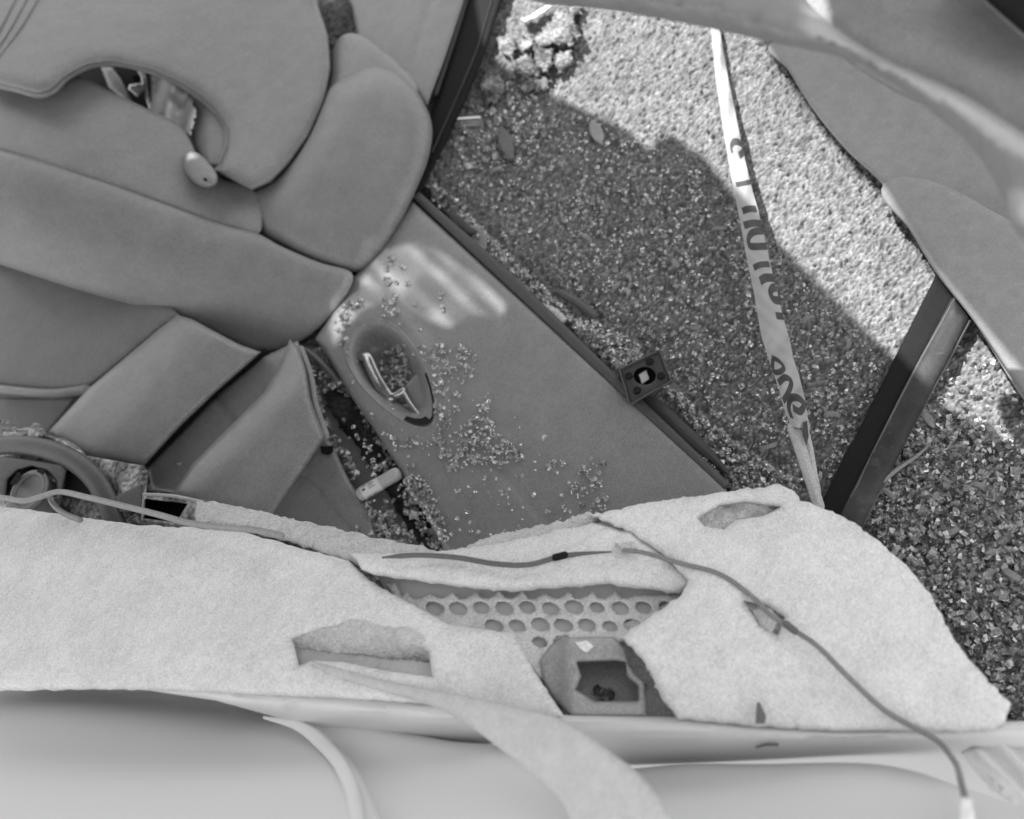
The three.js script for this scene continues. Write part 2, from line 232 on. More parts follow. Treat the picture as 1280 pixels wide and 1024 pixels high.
// ---------------------------------------------------------------- broken glass
const chip = (() => { const g = new THREE.BoxGeometry(1, .8, 1.15).toNonIndexed(), p = g.attributes.position, seen = {}; const r = rng(91); for (let i = 0; i < p.count; i++) { const k = [p.getX(i), p.getY(i), p.getZ(i)].map(v => v.toFixed(2)).join(); seen[k] ??= [r() - .5, r() - .5, r() - .5]; const s = seen[k]; p.setXYZ(i, p.getX(i) + s[0] * .5, p.getY(i) + s[1] * .35, p.getZ(i) + s[2] * .5); } g.computeVertexNormals(); for (let i = 0; i < p.count; i++) g.attributes.uv.setXY(i, (Math.floor(i / 6) + .5) / 8, .5); return g; })();
function crumbs(label, regions, seed) {                            // regions: [outline, count, smallest, largest (m), height function, heap height]
  const r = rng(seed), items = [];
  for (const [poly, n, s0, s1, h, heap = .004] of regions) {
    let x0 = 1e9, x1 = -1e9, y0 = 1e9, y1 = -1e9; for (const p of poly) { x0 = Math.min(x0, p[0]); x1 = Math.max(x1, p[0]); y0 = Math.min(y0, p[1]); y1 = Math.max(y1, p[1]); }
    for (let k = 0, guard = 0; k < n && guard < n * 60; guard++) {
      const x = mix(x0, x1, r()), y = mix(y0, y1, r()); if (!inside(poly, x, y)) continue;
      if (vnoise(x / 9, y / 9, seed) < .55 * r() + .05) continue;
      const s = mix(s0, s1, Math.pow(r(), 2)), hh = (typeof h === 'function' ? h(x, y) : h) + s * .35 + heap * r() * r();
      items.push([P(x, y, hh), s]); k++;
    }
  }
  const m = new THREE.InstancedMesh(chip, mat.glass, items.length), q = new THREE.Object3D();
  items.forEach(([p, s], i) => { q.position.copy(p); q.rotation.set(r() * 6, r() * 6, r() * 6); q.scale.set(s * (.75 + .35 * r()), s * (.7 + .4 * r()), s * (.7 + .35 * r())); q.updateMatrix(); m.setMatrixAt(i, q.matrix); });
  m.name = numbered('glass_crumbs'); m.userData = { label, category: 'broken glass', kind: 'stuff' }; m.castShadow = m.receiveShadow = true; scene.add(m); return m;
}

// ---------------------------------------------------------------- car seat
{
  const seat = thing('front_seat', 'grey leather car seat with side bolster and arched gap under its backrest', 'car seat', [300, 200, 0]);
  const tilt = (x, y) => mix(.085, .25, sstep(430, -60, x));
  const backH = (x, y) => mix(.088, .27, sstep(430, -80, x)) + .012 * Math.sin(x / 70) * Math.sin(y / 90);
  const A = [[-30, -30], [392, -30], [398, 8], [410, 45], [413, 85], [405, 128], [386, 170], [360, 206], [338, 228], [315, 238], [292, 226], [266, 212], [276, 204], [283, 186], [284, 162], [272, 141], [255, 124], [226, 105], [190, 89], [140, 78], [110, 82], [82, 97], [66, 113], [50, 118], [20, 111], [-30, 98]];
  part('backrest', pad(A, { h: backH, w: 22, drop: .013, t: .05, res: 9 }), mat.leather, seat);
  const lip = [[-20, 104], [20, 112], [50, 119], [66, 114], [82, 98], [110, 83], [140, 79], [190, 90], [226, 106], [255, 126], [272, 142], [284, 164], [282, 188], [274, 206]];
  part('piping', tube(lip.map(([x, y]) => [x, y, backH(x, y) - .018]), 2.6, { seg: 120 }), mat.leather, seat);
  const B = [[-30, 88], [55, 92], [95, 95], [140, 115], [190, 139], [225, 157], [240, 180], [250, 205], [275, 222], [320, 240], [324, 292], [290, 285], [200, 254], [100, 218], [0, 189], [-30, 181]];
  part('seat_cushion', pad(B, { h: (x, y) => tilt(x, y) - .028 + .014 * Math.exp(-((x - 120) ** 2 + (y - 160) ** 2) / 9000) - .012 * Math.exp(-((x - 285) ** 2 + (y - 235) ** 2) / 1200), w: 8, drop: .004, t: .045, res: 8, smooth: true }), mat.leather, seat);
  const C = [[-30, 181], [0, 187], [100, 216], [200, 253], [290, 284], [322, 292], [350, 307], [400, 328], [440, 341], [441, 352], [431, 372], [404, 405], [380, 424], [350, 436], [325, 438], [298, 428], [250, 406], [200, 391], [100, 363], [0, 331], [-30, 322]];
  part('cushion_front', pad(C, { h: (x, y) => { const top = mix(186, 300, Math.max(0, x) / 340), k = (y - top) / 140; return tilt(x, y) - .018 - .07 * Math.max(0, k) * Math.max(0, k); }, w: 14, drop: .006, t: .07, res: 8, smooth: true }), mat.leather, seat);
  const D = [[315, 240], [338, 229], [361, 207], [386, 172], [404, 132], [415, 108], [440, 94], [466, 84], [486, 88], [505, 98], [526, 122], [540, 156], [536, 196], [520, 238], [496, 286], [466, 326], [446, 340], [420, 334], [385, 322], [350, 305], [326, 292], [318, 270]];
  part('side_bolster', pad(D, { h: (x, y) => .1 - .05 * sstep(320, 640, x * .55 + y * .85) - .012 * ((x - 440) / 110) ** 2, w: 34, drop: .022, t: .05, res: 8, smooth: true }), mat.leather, seat);
  const E = [[396, 150], [412, 100], [416, 62], [428, 44], [446, 42], [470, 56], [505, 86], [524, 112], [500, 130], [440, 130]];
  part('back_shell', pad(E, { h: (x, y) => .066, w: 18, drop: .012, t: .03, smooth: true }), mat.leather, seat);
  part('lining', pad([[238, 112], [262, 128], [280, 150], [290, 180], [280, 210], [258, 206], [246, 186], [238, 160]], { h: (x, y) => .105 - .0004 * Math.abs(x - 262), w: 6, drop: .004, t: .01 }), mat.leather, seat);
  // seams: thin sunken cords between the panels
  const seamL = [[-20, 181], [0, 187], [100, 216], [200, 253], [290, 284], [322, 292]], cord = (l, dh, r) => tube(l.map(([x, y]) => [x, y, tilt(x, y) + dh]), r, { seg: 80 });
  part('seam', cord(seamL, -.032, 1.1), mat.leatherDark, seat);
  part('stitching', [0, 1, 2].map(k => tube([[50 - 14 * k, -5], [24 - 12 * k, 38], [-14 - 6 * k, 90]].map(([x, y]) => [x, y, backH(x, y) + .0002]), .9)), mat.leatherDark, seat);
  const kc = [[229, 196], [238, 189], [250, 193], [264, 207], [272, 221], [270, 231], [258, 235], [243, 228], [231, 213]];
  const knob = part('adjuster_knob', pad(kc, { h: (x, y) => .138, w: 13, drop: .012, t: .03, res: 4, smooth: true }), mat.leather, seat);
  part('screw', tube([[256, 224, .1385], [257, 225, .1385]], 1.4), mat.black, knob);
}
// what shows through the arched gap of the seat
{
  single('dark_hollow', pad([[60, 60], [185, 70], [190, 160], [150, 170], [60, 130]], { h: .03, t: .02, w: 4, drop: .004 }), mat.black, 'black sheet standing for the shaded hollow behind the seat, seen through the arched gap', 'dark sheet');  // black colour stands in for the shade behind the seat
  const b = thing('seat_bracket', 'shiny bent metal bracket seen through the arched gap of the seat', 'bracket', [172, 105, .03]);
  part('arm', pad([[160, 84], [170, 86], [176, 96], [178, 110], [182, 122], [186, 136], [190, 138], [184, 112], [182, 96], [176, 84]], { h: .07, w: 2, drop: .003, t: .02, res: 4 }), mat.chromeGrey, b);
  part('plate', pad([[162, 106], [178, 104], [180, 112], [172, 121], [160, 111]], { h: .075, w: 2, drop: .002, t: .006, res: 4 }), mat.chromeGrey, b);
  part('ring', new THREE.TorusGeometry(.006, .0025, 8, 18).rotateX(Math.PI / 2).translate(...P(170, 98, .08).toArray()), mat.black, b);
  part('strut', pad([[126, 84], [140, 84], [152, 100], [166, 128], [154, 124], [136, 110]], { h: .055, w: 6, drop: .008, t: .012, res: 5 }), mat.trim, b);
  single('crumpled_sheet', pad([[190, 86], [212, 92], [232, 108], [246, 140], [238, 170], [215, 160], [196, 146], [188, 138], [190, 110]], { h: (x, y) => .1 + .012 * Math.sin(x / 6 + y / 30), w: 4, drop: .004, t: .006, rough: .006, roughScale: .02, res: 4, ragged: 4 }), mat.white, 'pale crumpled sheet inside the arched gap of the car seat', 'plastic sheet');
}

// ---------------------------------------------------------------- footwell panels in front of the seat
{
  const f = thing('footwell_trim', 'flat grey plastic footwell panels below the seat cushion', 'trim panel', [130, 470, 0]);
  part('floor_panel', pad([[-30, 315], [100, 350], [215, 385], [224, 394], [200, 410], [112, 484], [70, 490], [20, 487], [-30, 480]], { h: (x, y) => .085 + .025 * (y < 420 ? 0 : -.5 * ((y - 420) / 70) ** 2), w: 10, drop: .006, t: .03 }), mat.trimDark, f);
  part('piping', tube([[-20, 484, .083], [20, 489, .083], [70, 492, .083], [108, 487, .083]], 5), mat.trim, f);
  part('lower_panel', pad([[-30, 494], [20, 498], [95, 496], [58, 545], [-30, 532]], { h: .06, w: 6, drop: .004, t: .02 }), mat.trimDark, f);
  part('side_panel', pad([[222, 394], [240, 399], [262, 411], [298, 430], [326, 440], [318, 448], [270, 490], [226, 532], [180, 582], [110, 572], [54, 546], [110, 486], [200, 410]], { h: (x, y) => .105 + .012 * Math.exp(-(((x - 200) * .75 + (y - 480) * .66) ** 2) / 2500), w: 12, drop: .01, t: .05, res: 8 }), mat.trim, f);
  part('gap_shade', tube([[330, 440, .06], [318, 450, .06], [270, 493, .06], [224, 537, .06], [180, 584, .06]], 4.5), mat.black, f);  // black tube laid in for the dark of the gap between panels
}
{
  const k = thing('trim_flap', 'loose pointed grey plastic flap standing between footwell and door', 'trim panel', [310, 560, .02]);
  part('flap', pad([[362, 424], [372, 434], [382, 462], [388, 500], [406, 548], [372, 598], [338, 648], [212, 622], [240, 580], [290, 530], [330, 490], [350, 455]], { h: (x, y) => .105 + .02 * Math.exp(-(((x - 320) * .7 + (y - 550) * .7) ** 2) / 1800), w: 10, drop: .012, t: .006, res: 7 }), mat.trim, k);
  part('edge', [tube([[376, 436, .097], [388, 470, .097], [394, 505, .097], [408, 546, .094]], 4, { flat: .8 }), tube([[372, 434, .099], [380, 462, .1], [387, 500, .1], [404, 545, .097]], 1.6)], mat.trim, k);
}

// ---------------------------------------------------------------- the door lying on the road
const cupC = [492, 468], cupA = 54 * Math.PI / 180;
const cupR = (x, y) => { const dx = x - cupC[0], dy = y - cupC[1], u = dx * Math.cos(cupA) + dy * Math.sin(cupA), v = -dx * Math.sin(cupA) + dy * Math.cos(cupA); return Math.hypot(u / 78, v / (39 - .12 * u)); };
const bulge = (x, y) => { const dx = x - 484, dy = y - 458, u = dx * Math.cos(cupA) + dy * Math.sin(cupA), v = -dx * Math.sin(cupA) + dy * Math.cos(cupA); return Math.hypot(u / 108, v / 62); };
const doorH = (x, y) => {
  const r = cupR(x, y), b = bulge(x, y);
  return .046 + .004 * sstep(1.05, .9, b) + .004 * Math.exp(-(((x - 600) * .74 + (y - 560) * -.67) ** 2) / 9000) - .042 * sstep(1.0, .42, r) - .0022 * Math.exp(-((lineDist([[600, 560], [690, 660], [720, 700]], x, y) / 5) ** 2)) - .0015 * Math.exp(-((lineDist([[488, 300], [486, 345], [490, 392]], x, y) / 4) ** 2));
};
{
  const door = thing('door_trim', 'grey door trim lying on the road with handle cup full of broken glass', 'car door', [640, 500, 0]);
  part('trim_panel', pad([[516, 251], [905, 606], [960, 720], [575, 720], [545, 668], [508, 600], [470, 540], [440, 498], [415, 455], [394, 424], [420, 385], [440, 348], [480, 305]], { h: doorH, w: 9, drop: .01, t: .03, res: 6 }), mat.trim, door);
  part('belt_seal', pad([[514, 246], [524, 240], [640, 342], [780, 478], [914, 606], [905, 613], [770, 487], [640, 364]], { h: .046, w: 6, drop: .006, t: .03, res: 6 }), mat.seal, door);
  const ell = (k, n, dh, a0 = 0, a1 = 2 * Math.PI) => Array.from({ length: n }, (_, i) => { const a = mix(a0, a1, i / (n - 1)), u = 78 * k * Math.cos(a), v = 39 * k * Math.sin(a) * (1 - .003 * u); const x = cupC[0] + u * Math.cos(cupA) - v * Math.sin(cupA), y = cupC[1] + u * Math.sin(cupA) + v * Math.cos(cupA); return [x, y, doorH(x, y) + dh]; });
  part('handle_bezel', tube(ell(1.02, 50, -.0012), 1.7, { seg: 140 }), mat.trim, door);
  part('cup_gap', tube(ell(.95, 30, .001, -1.25, -.1), 1.3, { seg: 80 }), mat.black, door);  // black tube drawing the dark gap along the right of the cup
  const hd = part('door_handle', tube([[452, 446, .036], [459, 447, .041], [466, 462, .041], [476, 482, .038], [488, 498, .03]], 7, { seg: 50, flat: .8 }), mat.chromeGrey, door);
  part('lever', [tube([[486, 496, .03], [497, 494, .033], [505, 488, .033]], 4.5, { seg: 30 }), tube([[504, 488, .032], [514, 506, .034], [528, 524, .033]], 3.4, { seg: 40 }), pad([[486, 496], [504, 490], [528, 525], [514, 532], [496, 521]], { h: .024, w: 5, drop: .004, t: .01, res: 4 })], mat.chromeGrey, hd);
  part('cup_plate', pad([[506, 489], [514, 474], [528, 464], [536, 480], [538, 500], [530, 522]], { h: .029, w: 4, drop: .003, t: .01, res: 4, smooth: true }), mat.trim, door);
  part('slot', pad([...ell(.97, 16, 0, -.15, .8), ...ell(.84, 16, 0, .66, -.05)].map(q => [q[0], q[1]]), { h: (x, y) => doorH(x, y) + .003, t: .004, res: 4, tuck: 1 }), mat.black, door);
  // lower edge: map pocket with black dirt, and the inner panels beside it
  part('pocket_floor', pad([[372, 430], [400, 432], [425, 466], [450, 505], [478, 545], [515, 605], [552, 672], [585, 725], [470, 725], [420, 640], [392, 560], [380, 480]], { h: .014, t: .012, w: 4, drop: .004, res: 8, rough: .004 }), mat.trimDark, door);
  part('pocket_ridge', tube([[382, 438, .026], [394, 446, .03], [410, 462, .03], [424, 478, .028]], 3.4, { seg: 40 }), mat.trim, door);
  part('lower_panel', pad([[404, 546], [414, 552], [436, 600], [462, 640], [476, 690], [420, 690], [332, 660], [344, 636]], { h: (x, y) => .042 - .003 * Math.exp(-((lineDist([[372, 590], [400, 612], [420, 640], [446, 668]], x, y) / 4) ** 2)), w: 8, drop: .008, t: .03, res: 6 }), mat.trim, door);
  part('clip_slot', pad([[400, 558], [417, 557], [416, 566], [411, 569], [402, 567]], { h: .0435, t: .004, res: 5 }), mat.black, door);
  part('sill_panel', pad([[330, 446], [372, 426], [390, 470], [396, 520], [372, 560], [290, 560], [240, 620], [190, 612], [184, 585], [272, 494]], { h: (x, y) => .07 + .002 * Math.sin((x + y) / 18) - .006 * Math.exp(-((lineDist([[268, 495], [290, 520], [306, 532]], x, y) / 5) ** 2)), w: 7, drop: .006, t: .03, res: 7 }), mat.trim, door);
  part('clip', [pad([[318, 450], [332, 444], [340, 452], [326, 462]], { h: .056, t: .006, w: 2, drop: .002, res: 4 }), tube([[350, 462, .06], [338, 464, .063], [330, 474, .063], [332, 486, .058]], 3)], mat.white, door, 'pale plastic clip above the flap');
}
single('dirt_clump', pad([[402, 492], [420, 482], [440, 492], [452, 510], [470, 540], [484, 560], [506, 580], [498, 598], [530, 620], [548, 668], [556, 690], [540, 692], [514, 666], [496, 640], [480, 612], [462, 580], [444, 556], [424, 532], [412, 516]], { h: .026, w: 16, drop: .01, t: .02, res: 4, rough: .007, roughScale: .012, ragged: 12 }), mat.dirt, 'black crumbly dirt and carpet in the pocket along the door', 'dirt', null, 'stuff');
{
  const c = thing('lip_balm', 'small round ended tube with printed band lying on the black dirt', 'tube', [473, 604, .03]);
  const a = P(448, 620, .046), b = P(500, 590, .046), L = a.distanceTo(b), r = .0085, dir = b.clone().sub(a).normalize();
  const prof = [[0, 0], [.7, 0], [.95, .03], [1, .1], [1, .62], [.97, .625], [.97, .64], [1, .645], [1, .9], [.85, .97], [.5, 1], [0, 1.005]].map(([x, y]) => new THREE.Vector2(x * r, y * L));
  const g = new THREE.LatheGeometry(prof, 20); g.applyQuaternion(new THREE.Quaternion().setFromUnitVectors(new V3(0, 1, 0), dir)); g.translate(a.x, a.y, a.z);
  part('barrel', g, M(.4, .4), c);
  const cv = document.createElement('canvas'); cv.width = 256; cv.height = 128; const x = cv.getContext('2d'); x.fillStyle = '#c8c8c8'; x.fillRect(0, 0, 256, 128); x.fillStyle = '#555'; x.fillRect(20, 26, 70, 16); x.fillRect(110, 26, 60, 10); x.fillRect(110, 44, 90, 8); x.fillRect(22, 60, 44, 22); x.fillStyle = '#777'; x.fillRect(110, 62, 70, 8); x.fillRect(110, 80, 96, 8);
  const t = new THREE.CanvasTexture(cv); t.colorSpace = THREE.SRGBColorSpace; t.wrapS = t.wrapT = THREE.RepeatWrapping; t.repeat.set(1, 3); t.center.set(.5, .5); t.rotation = Math.PI / 2;
  const lg = new THREE.CylinderGeometry(r * 1.03, r * 1.03, L * .42, 24, 1, true); lg.translate(0, L * .33, 0); lg.applyQuaternion(new THREE.Quaternion().setFromUnitVectors(new V3(0, 1, 0), dir)); lg.translate(a.x, a.y, a.z);
  part('printed_band', lg, new THREE.MeshStandardMaterial({ map: t, roughness: .5, side: THREE.DoubleSide }), c);
}

// ---------------------------------------------------------------- window pillars
{
  const b = thing('door_pillar', 'black channelled window pillar with grey trim behind the seat', 'pillar', [560, 120, 0]);
  part('trim_panel', pad([[420, -30], [590, -30], [574, 20], [556, 74], [534, 132], [505, 110], [468, 66], [446, 46], [440, 10]], { h: (x, y) => .036 - .003 * Math.exp(-((lineDist([[546, -20], [532, 20], [512, 90]], x, y) / 3) ** 2)), w: 6, drop: .006, t: .03, res: 6 }), mat.trim, b);
  part('window_channel', pad([[580, -30], [638, -30], [626, 4], [604, 74], [576, 140], [546, 202], [524, 246], [508, 240], [530, 190], [540, 140], [560, 72]], { h: .024, w: 8, drop: .008, t: .02, res: 7 }), mat.black, b);
  part('rail', [tube([[586, -10, .028], [566, 55, .028], [545, 118, .028]], 2.2), tube([[618, -10, .025], [596, 62, .025], [570, 124, .025], [540, 190, .025]], 1)], mat.rail, b);
}
{
  const a = thing('window_post', 'dark metal window post standing beyond the tape at right', 'pillar', [1120, 500, .01]);
  part('glass_channel', pad([[1172, 340], [1196, 368], [1134, 480], [1052, 650], [1022, 640], [1060, 560], [1066, 552]], { h: .02, w: 5, drop: .005, t: .016, res: 6 }), mat.black, a);
  part('frame_rail', pad([[1192, 366], [1214, 398], [1150, 520], [1074, 668], [1044, 654], [1126, 490]], { h: .026, w: 13, drop: .01, t: .016, res: 5, rough: .0022, roughScale: .03 }), mat.rail, a);
  part('bead', [tube([[1196, 370, .022], [1134, 482, .022], [1050, 652, .022]], 1.8), tube([[1212, 402, .018], [1146, 524, .018], [1074, 664, .018]], 1.8)], M(.1, .4), a);
}

// ---------------------------------------------------------------- headliner hanging at the right
{
  const hl = thing('headliner', 'pale grey roof lining hanging in soft folds at the right', 'headliner', [1150, 200, .05]);
  part('lower_sheet', pad([[960, 60], [984, 86], [1000, 112], [1020, 142], [1060, 190], [1104, 232], [1140, 292], [1172, 344], [1216, 400], [1300, 520], [1330, 520], [1330, 100], [1180, 60], [1020, 30]], { h: (x, y) => .024 + .004 * Math.sin((x - y) / 60) - .008 * Math.exp(-((lineDist([[1040, 110], [1140, 200], [1300, 330]], x, y) / 45) ** 2)), w: 8, drop: .006, t: .012, res: 12, smooth: true }), mat.cloth, hl);
  part('visor', pad([[1102, 244], [1106, 228], [1130, 221], [1175, 230], [1230, 258], [1300, 310], [1330, 540], [1296, 512], [1218, 402], [1172, 342], [1140, 290]], { h: (x, y) => .042, w: 14, drop: .008, t: .012, res: 10, smooth: true }), mat.cloth, hl);
  part('upper_sheet', pad([[984, -14], [1330, -14], [1330, 240], [1240, 170], [1110, 110], [1040, 60]], { h: (x, y) => .47 - .02 * Math.exp(-((lineDist([[1010, 0], [1060, 44], [1110, 76], [1200, 116], [1300, 176]], x, y) / 30) ** 2)), w: 20, drop: .02, t: .012, res: 14, smooth: true }), mat.cloth, hl);
  part('fold', pad([[600, -14], [640, -6], [680, 4], [760, 12], [840, 26], [900, 38], [970, 54], [1060, 74], [1110, 100], [1160, 136], [1220, 190], [1250, 240], [1270, 290], [1340, 330], [1340, 196], [1290, 172], [1200, 116], [1110, 76], [1060, 46], [1012, 6], [996, -14]], { h: (x, y) => .55 + .03 * Math.exp(-((lineDist([[700, -20], [900, 10], [1060, 60], [1180, 120], [1300, 200]], x, y) / 30) ** 2)), w: 26, drop: .035, t: .012, res: 11, smooth: true }), mat.cloth, hl);
  part('edge_band', pad([[1190, -20], [1222, -4], [1300, 66], [1330, 60], [1250, -20]], { h: .5, w: 10, drop: .012, t: .012, res: 10 }), mat.cloth, hl);
  part('roof_rail', pad([[1226, -20], [1224, -6], [1300, 60], [1330, 40], [1330, -20]], { h: .53, w: 8, drop: .01, t: .02, res: 10 }), mat.black, hl);
}

// ---------------------------------------------------------------- dashboard, stripped to its foam
const foamH = (x, y) => mix(.29, .2, sstep(300, 1250, x)) + .05 * sstep(650, 860, y) - .02 * sstep(700, 610, y);
{
  const d = thing('dashboard', 'torn dashboard with white foam padding laid bare across the foreground', 'dashboard', [640, 800, .1]);
  // left pad, with a torn pocket in it
  const tear = [[366, 800], [400, 788], [440, 782], [500, 794], [536, 816], [540, 846], [480, 838], [430, 828], [392, 826], [374, 832]];
  part('foam_pad', pad([[-40, 626], [0, 632], [90, 645], [170, 656], [240, 660], [300, 664], [370, 684], [436, 700], [462, 726], [500, 748], [560, 780], [600, 786], [642, 792], [660, 826], [706, 898], [640, 892], [560, 886], [440, 876], [300, 868], [160, 862], [-40, 864]], { h: (x, y) => foamH(x, y) + .006 * Math.sin(x / 110), w: 12, drop: .012, t: .05, res: 8, rough: .0022, roughScale: .04, ragged: 2.5, holes: [tear] }), mat.foam, d);
  part('torn_pocket', pad([[356, 790], [400, 778], [440, 774], [510, 784], [548, 814], [548, 860], [470, 846], [366, 838]], { h: (x, y) => foamH(x, y) - .006 - .022 * sstep(784, 828, y - .06 * (x - 366)), t: .02, res: 5, rough: .006, roughScale: .018 }), mat.foamTorn, d);
  part('torn_lip', pad([[364, 806], [380, 810], [420, 816], [480, 822], [545, 828], [550, 856], [470, 844], [420, 832], [376, 836]], { h: (x, y) => foamH(x, y) - .018, t: .006, w: 3, drop: .003, res: 5, rough: .004, roughScale: .02, ragged: 4 }), mat.skinDark, d);  // darker material stands in for shade on the wall of the tear
  part('torn_edge', [pad([[244, 626], [270, 626], [330, 640], [440, 666], [520, 682], [560, 692], [540, 712], [480, 720], [440, 704], [380, 684], [300, 662], [244, 656]], { h: (x, y) => foamH(x, y) - .012, w: 9, drop: .009, t: .03, res: 6, rough: .005, roughScale: .015, ragged: 5 })], mat.foamTorn, d);
  part('foam_strip', pad([[436, 692], [545, 690], [600, 684], [640, 676], [740, 654], [790, 664], [830, 690], [868, 726], [848, 742], [760, 730], [700, 736], [640, 740], [560, 732], [480, 722], [452, 712]], { h: (x, y) => foamH(x, y) + .004, w: 16, drop: .016, t: .025, res: 7, rough: .004, roughScale: .03, ragged: 4 }), mat.foam, d);
  part('torn_ledge', pad([[560, 690], [620, 668], [700, 652], [738, 640], [752, 648], [740, 660], [660, 680], [600, 692]], { h: (x, y) => foamH(x, y) - .02, w: 6, drop: .006, t: .02, res: 6, rough: .005, roughScale: .012, ragged: 5 }), mat.foamTorn, d);
  const gouge = [[872, 648], [900, 632], [932, 628], [975, 634], [955, 645], [920, 650], [905, 662], [880, 658]];
  const gouge2 = [[930, 752], [956, 756], [980, 772], [972, 794], [950, 782]];
  const din = (g, x, y) => inside(g, x, y) ? -edgeDist(g, x, y) : edgeDist(g, x, y);
  part('foam_end', pad([[738, 644], [800, 630], [870, 620], [930, 612], [975, 606], [990, 612], [1002, 626], [1040, 640], [1072, 656], [1108, 684], [1136, 710], [1160, 740], [1178, 770], [1192, 798], [1210, 822], [1236, 852], [1264, 880], [1256, 904], [1236, 916], [1180, 914], [1050, 914], [940, 908], [846, 898], [824, 868], [806, 830], [776, 796], [850, 746], [860, 726], [826, 690], [786, 666]], { h: (x, y) => foamH(x, y) + .01 + .005 * Math.sin(x / 90 + y / 70), w: 10, drop: .012, t: .05, res: 7, rough: .003, roughScale: .035, ragged: 4, holes: [gouge, gouge2] }), mat.foam, d);
  for (const [gx, gy, gw, gh] of [[920, 645, 64, 24], [956, 774, 38, 30]]) part('torn_pocket', pad([[gx - gw, gy - gh], [gx + gw, gy - gh], [gx + gw, gy + gh], [gx - gw, gy + gh]], { h: (x, y) => foamH(x, y) - .004, t: .012, res: 5, rough: .008, roughScale: .012 }), mat.foamTorn, d);
  part('torn_tab', pad([[934, 760], [962, 758], [976, 776], [962, 796], [950, 784]], { h: (x, y) => foamH(x, y) + .006, w: 5, drop: .006, t: .004, res: 4, rough: .004, roughScale: .01, ragged: 4 }), mat.foamTorn, d);
  part('torn_tab', pad([[770, 680], [790, 676], [798, 684], [786, 692]], { h: (x, y) => foamH(x, y) + .014, w: 4, drop: .003, t: .006, res: 4, ragged: 3 }), mat.foamTorn, d);
  // honeycomb of cardboard cells in the opening
  const hc = [[482, 730], [494, 728], [502, 746], ...Array.from({ length: 10 }, (_, k) => [[508 + k * 29, 737 + 5 * hash(k, 1, 4)], [516 + k * 29, 745 + 4 * hash(k, 2, 4)], [524 + k * 29, 748], [532 + k * 29, 744]]).flat(), [858, 744], [862, 764], [800, 800], [700, 816], [676, 850], [640, 800], [560, 788], [500, 756]];
  const hh = (x, y) => foamH(x, y) - .032;
  const holes = []; for (let r = 0; r < 5; r++) for (let c = 0; c < 14; c++) { const x = 491 + c * 29 + (r % 2) * -6 + (r > 1 ? 5 * r : 0), y = 735 + r * 22.5 + hash(c, r, 5) * 3; const sz = .85 + .3 * hash(c, r, 8); if (inside(hc, x, y) && edgeDist(hc, x, y) > 9.5) holes.push(Array.from({ length: 9 }, (_, k) => { const a = k * Math.PI * 2 / 9; return [x + sz * (10.4 * Math.cos(a) + 2.5 * Math.sin(a)) + hash(k, c, r), y + sz * 7.6 * Math.sin(a) + hash(k, r, c)]; })); }
  part('honeycomb', pad(hc, { h: hh, w: 4, drop: .003, t: .009, res: 5, holes, rough: .003, roughScale: .02 }), mat.foam, d);
  part('honeycomb_back', pad([[470, 716], [560, 724], [640, 728], [760, 722], [864, 732], [868, 764], [800, 806], [700, 822], [676, 856], [636, 804], [556, 794], [494, 760]], { h: (x, y) => hh(x, y) - .0105, t: .004, res: 16 }), mat.skin, d);
  part('foam_side', pad([[774, 796], [780, 780], [860, 742], [900, 905], [806, 905], [808, 856], [790, 840]], { h: (x, y) => foamH(x, y) - .036, t: .01, res: 9, rough: .004, roughScale: .02 }), mat.foamTorn, d);
  // grey moulded socket
  const outer = [[688, 806], [704, 797], [740, 796], [768, 796], [782, 812], [786, 832], [796, 844], [806, 852], [809, 896], [716, 896], [694, 876], [678, 850], [674, 826]];
  const inner = [[721, 828], [768, 826], [782, 828], [784, 846], [798, 858], [798, 876], [744, 877], [720, 862], [727, 846]];
  const sk = part('socket', pad(outer, { h: (x, y) => foamH(x, y) - .012 - .014 * sstep(716, 694, x), w: 6, drop: .006, t: .052, res: 5, holes: [inner] }), mat.socket, d);
  part('socket_floor', pad(outer, { h: (x, y) => foamH(x, y) - .062, t: .006, res: 12 }), mat.socket, sk);
  part('flange', tube([[690, 890, .25], [672, 852, .26], [674, 824, .26], [688, 804, .26], [708, 796, .262]], 3.4, { seg: 50 }), mat.socket, sk);
  part('paint_fleck', pad([[719, 803], [734, 801], [742, 808], [734, 816], [726, 812]], { h: (x, y) => foamH(x, y) - .0112, t: .002, res: 4 }), mat.white, sk);
  part('scratch', tube([[699, 840, .243], [702, 852, .243], [706, 872, .243]], 1.3), mat.white, sk); part('scratch', tube([[743, 882, .258], [745, 897, .258]], 1.6), mat.white, sk);
  part('broken_bit', pad([[741, 862], [747, 855], [753, 862], [748, 864], [746, 869]], { h: (x, y) => foamH(x, y) - .058, t: .004, res: 4 }), mat.black, sk);
  part('lower_base', pad([[-60, 900], [700, 920], [1340, 930], [1340, 1090], [-60, 1090]], { h: .06, t: .02, res: 30 }), mat.trim, d);
  // lower skin: the roll under the foam and the panels at the bottom
  part('lower_roll', pad([[180, 856], [300, 862], [440, 872], [560, 882], [640, 888], [706, 894], [846, 896], [940, 906], [1050, 912], [1180, 908], [1262, 902], [1330, 900], [1330, 1060], [1240, 1000], [1100, 990], [960, 990], [700, 990], [540, 970], [420, 930], [350, 898], [270, 876], [190, 864]], { h: (x, y) => { const top = mix(858, 912, sstep(0, 1000, x)); return foamH(x, y) - .004 - .1 * Math.max(0, (y - top - 10) / 55); }, w: 14, drop: .012, t: .02, res: 10 }), mat.skin, d);
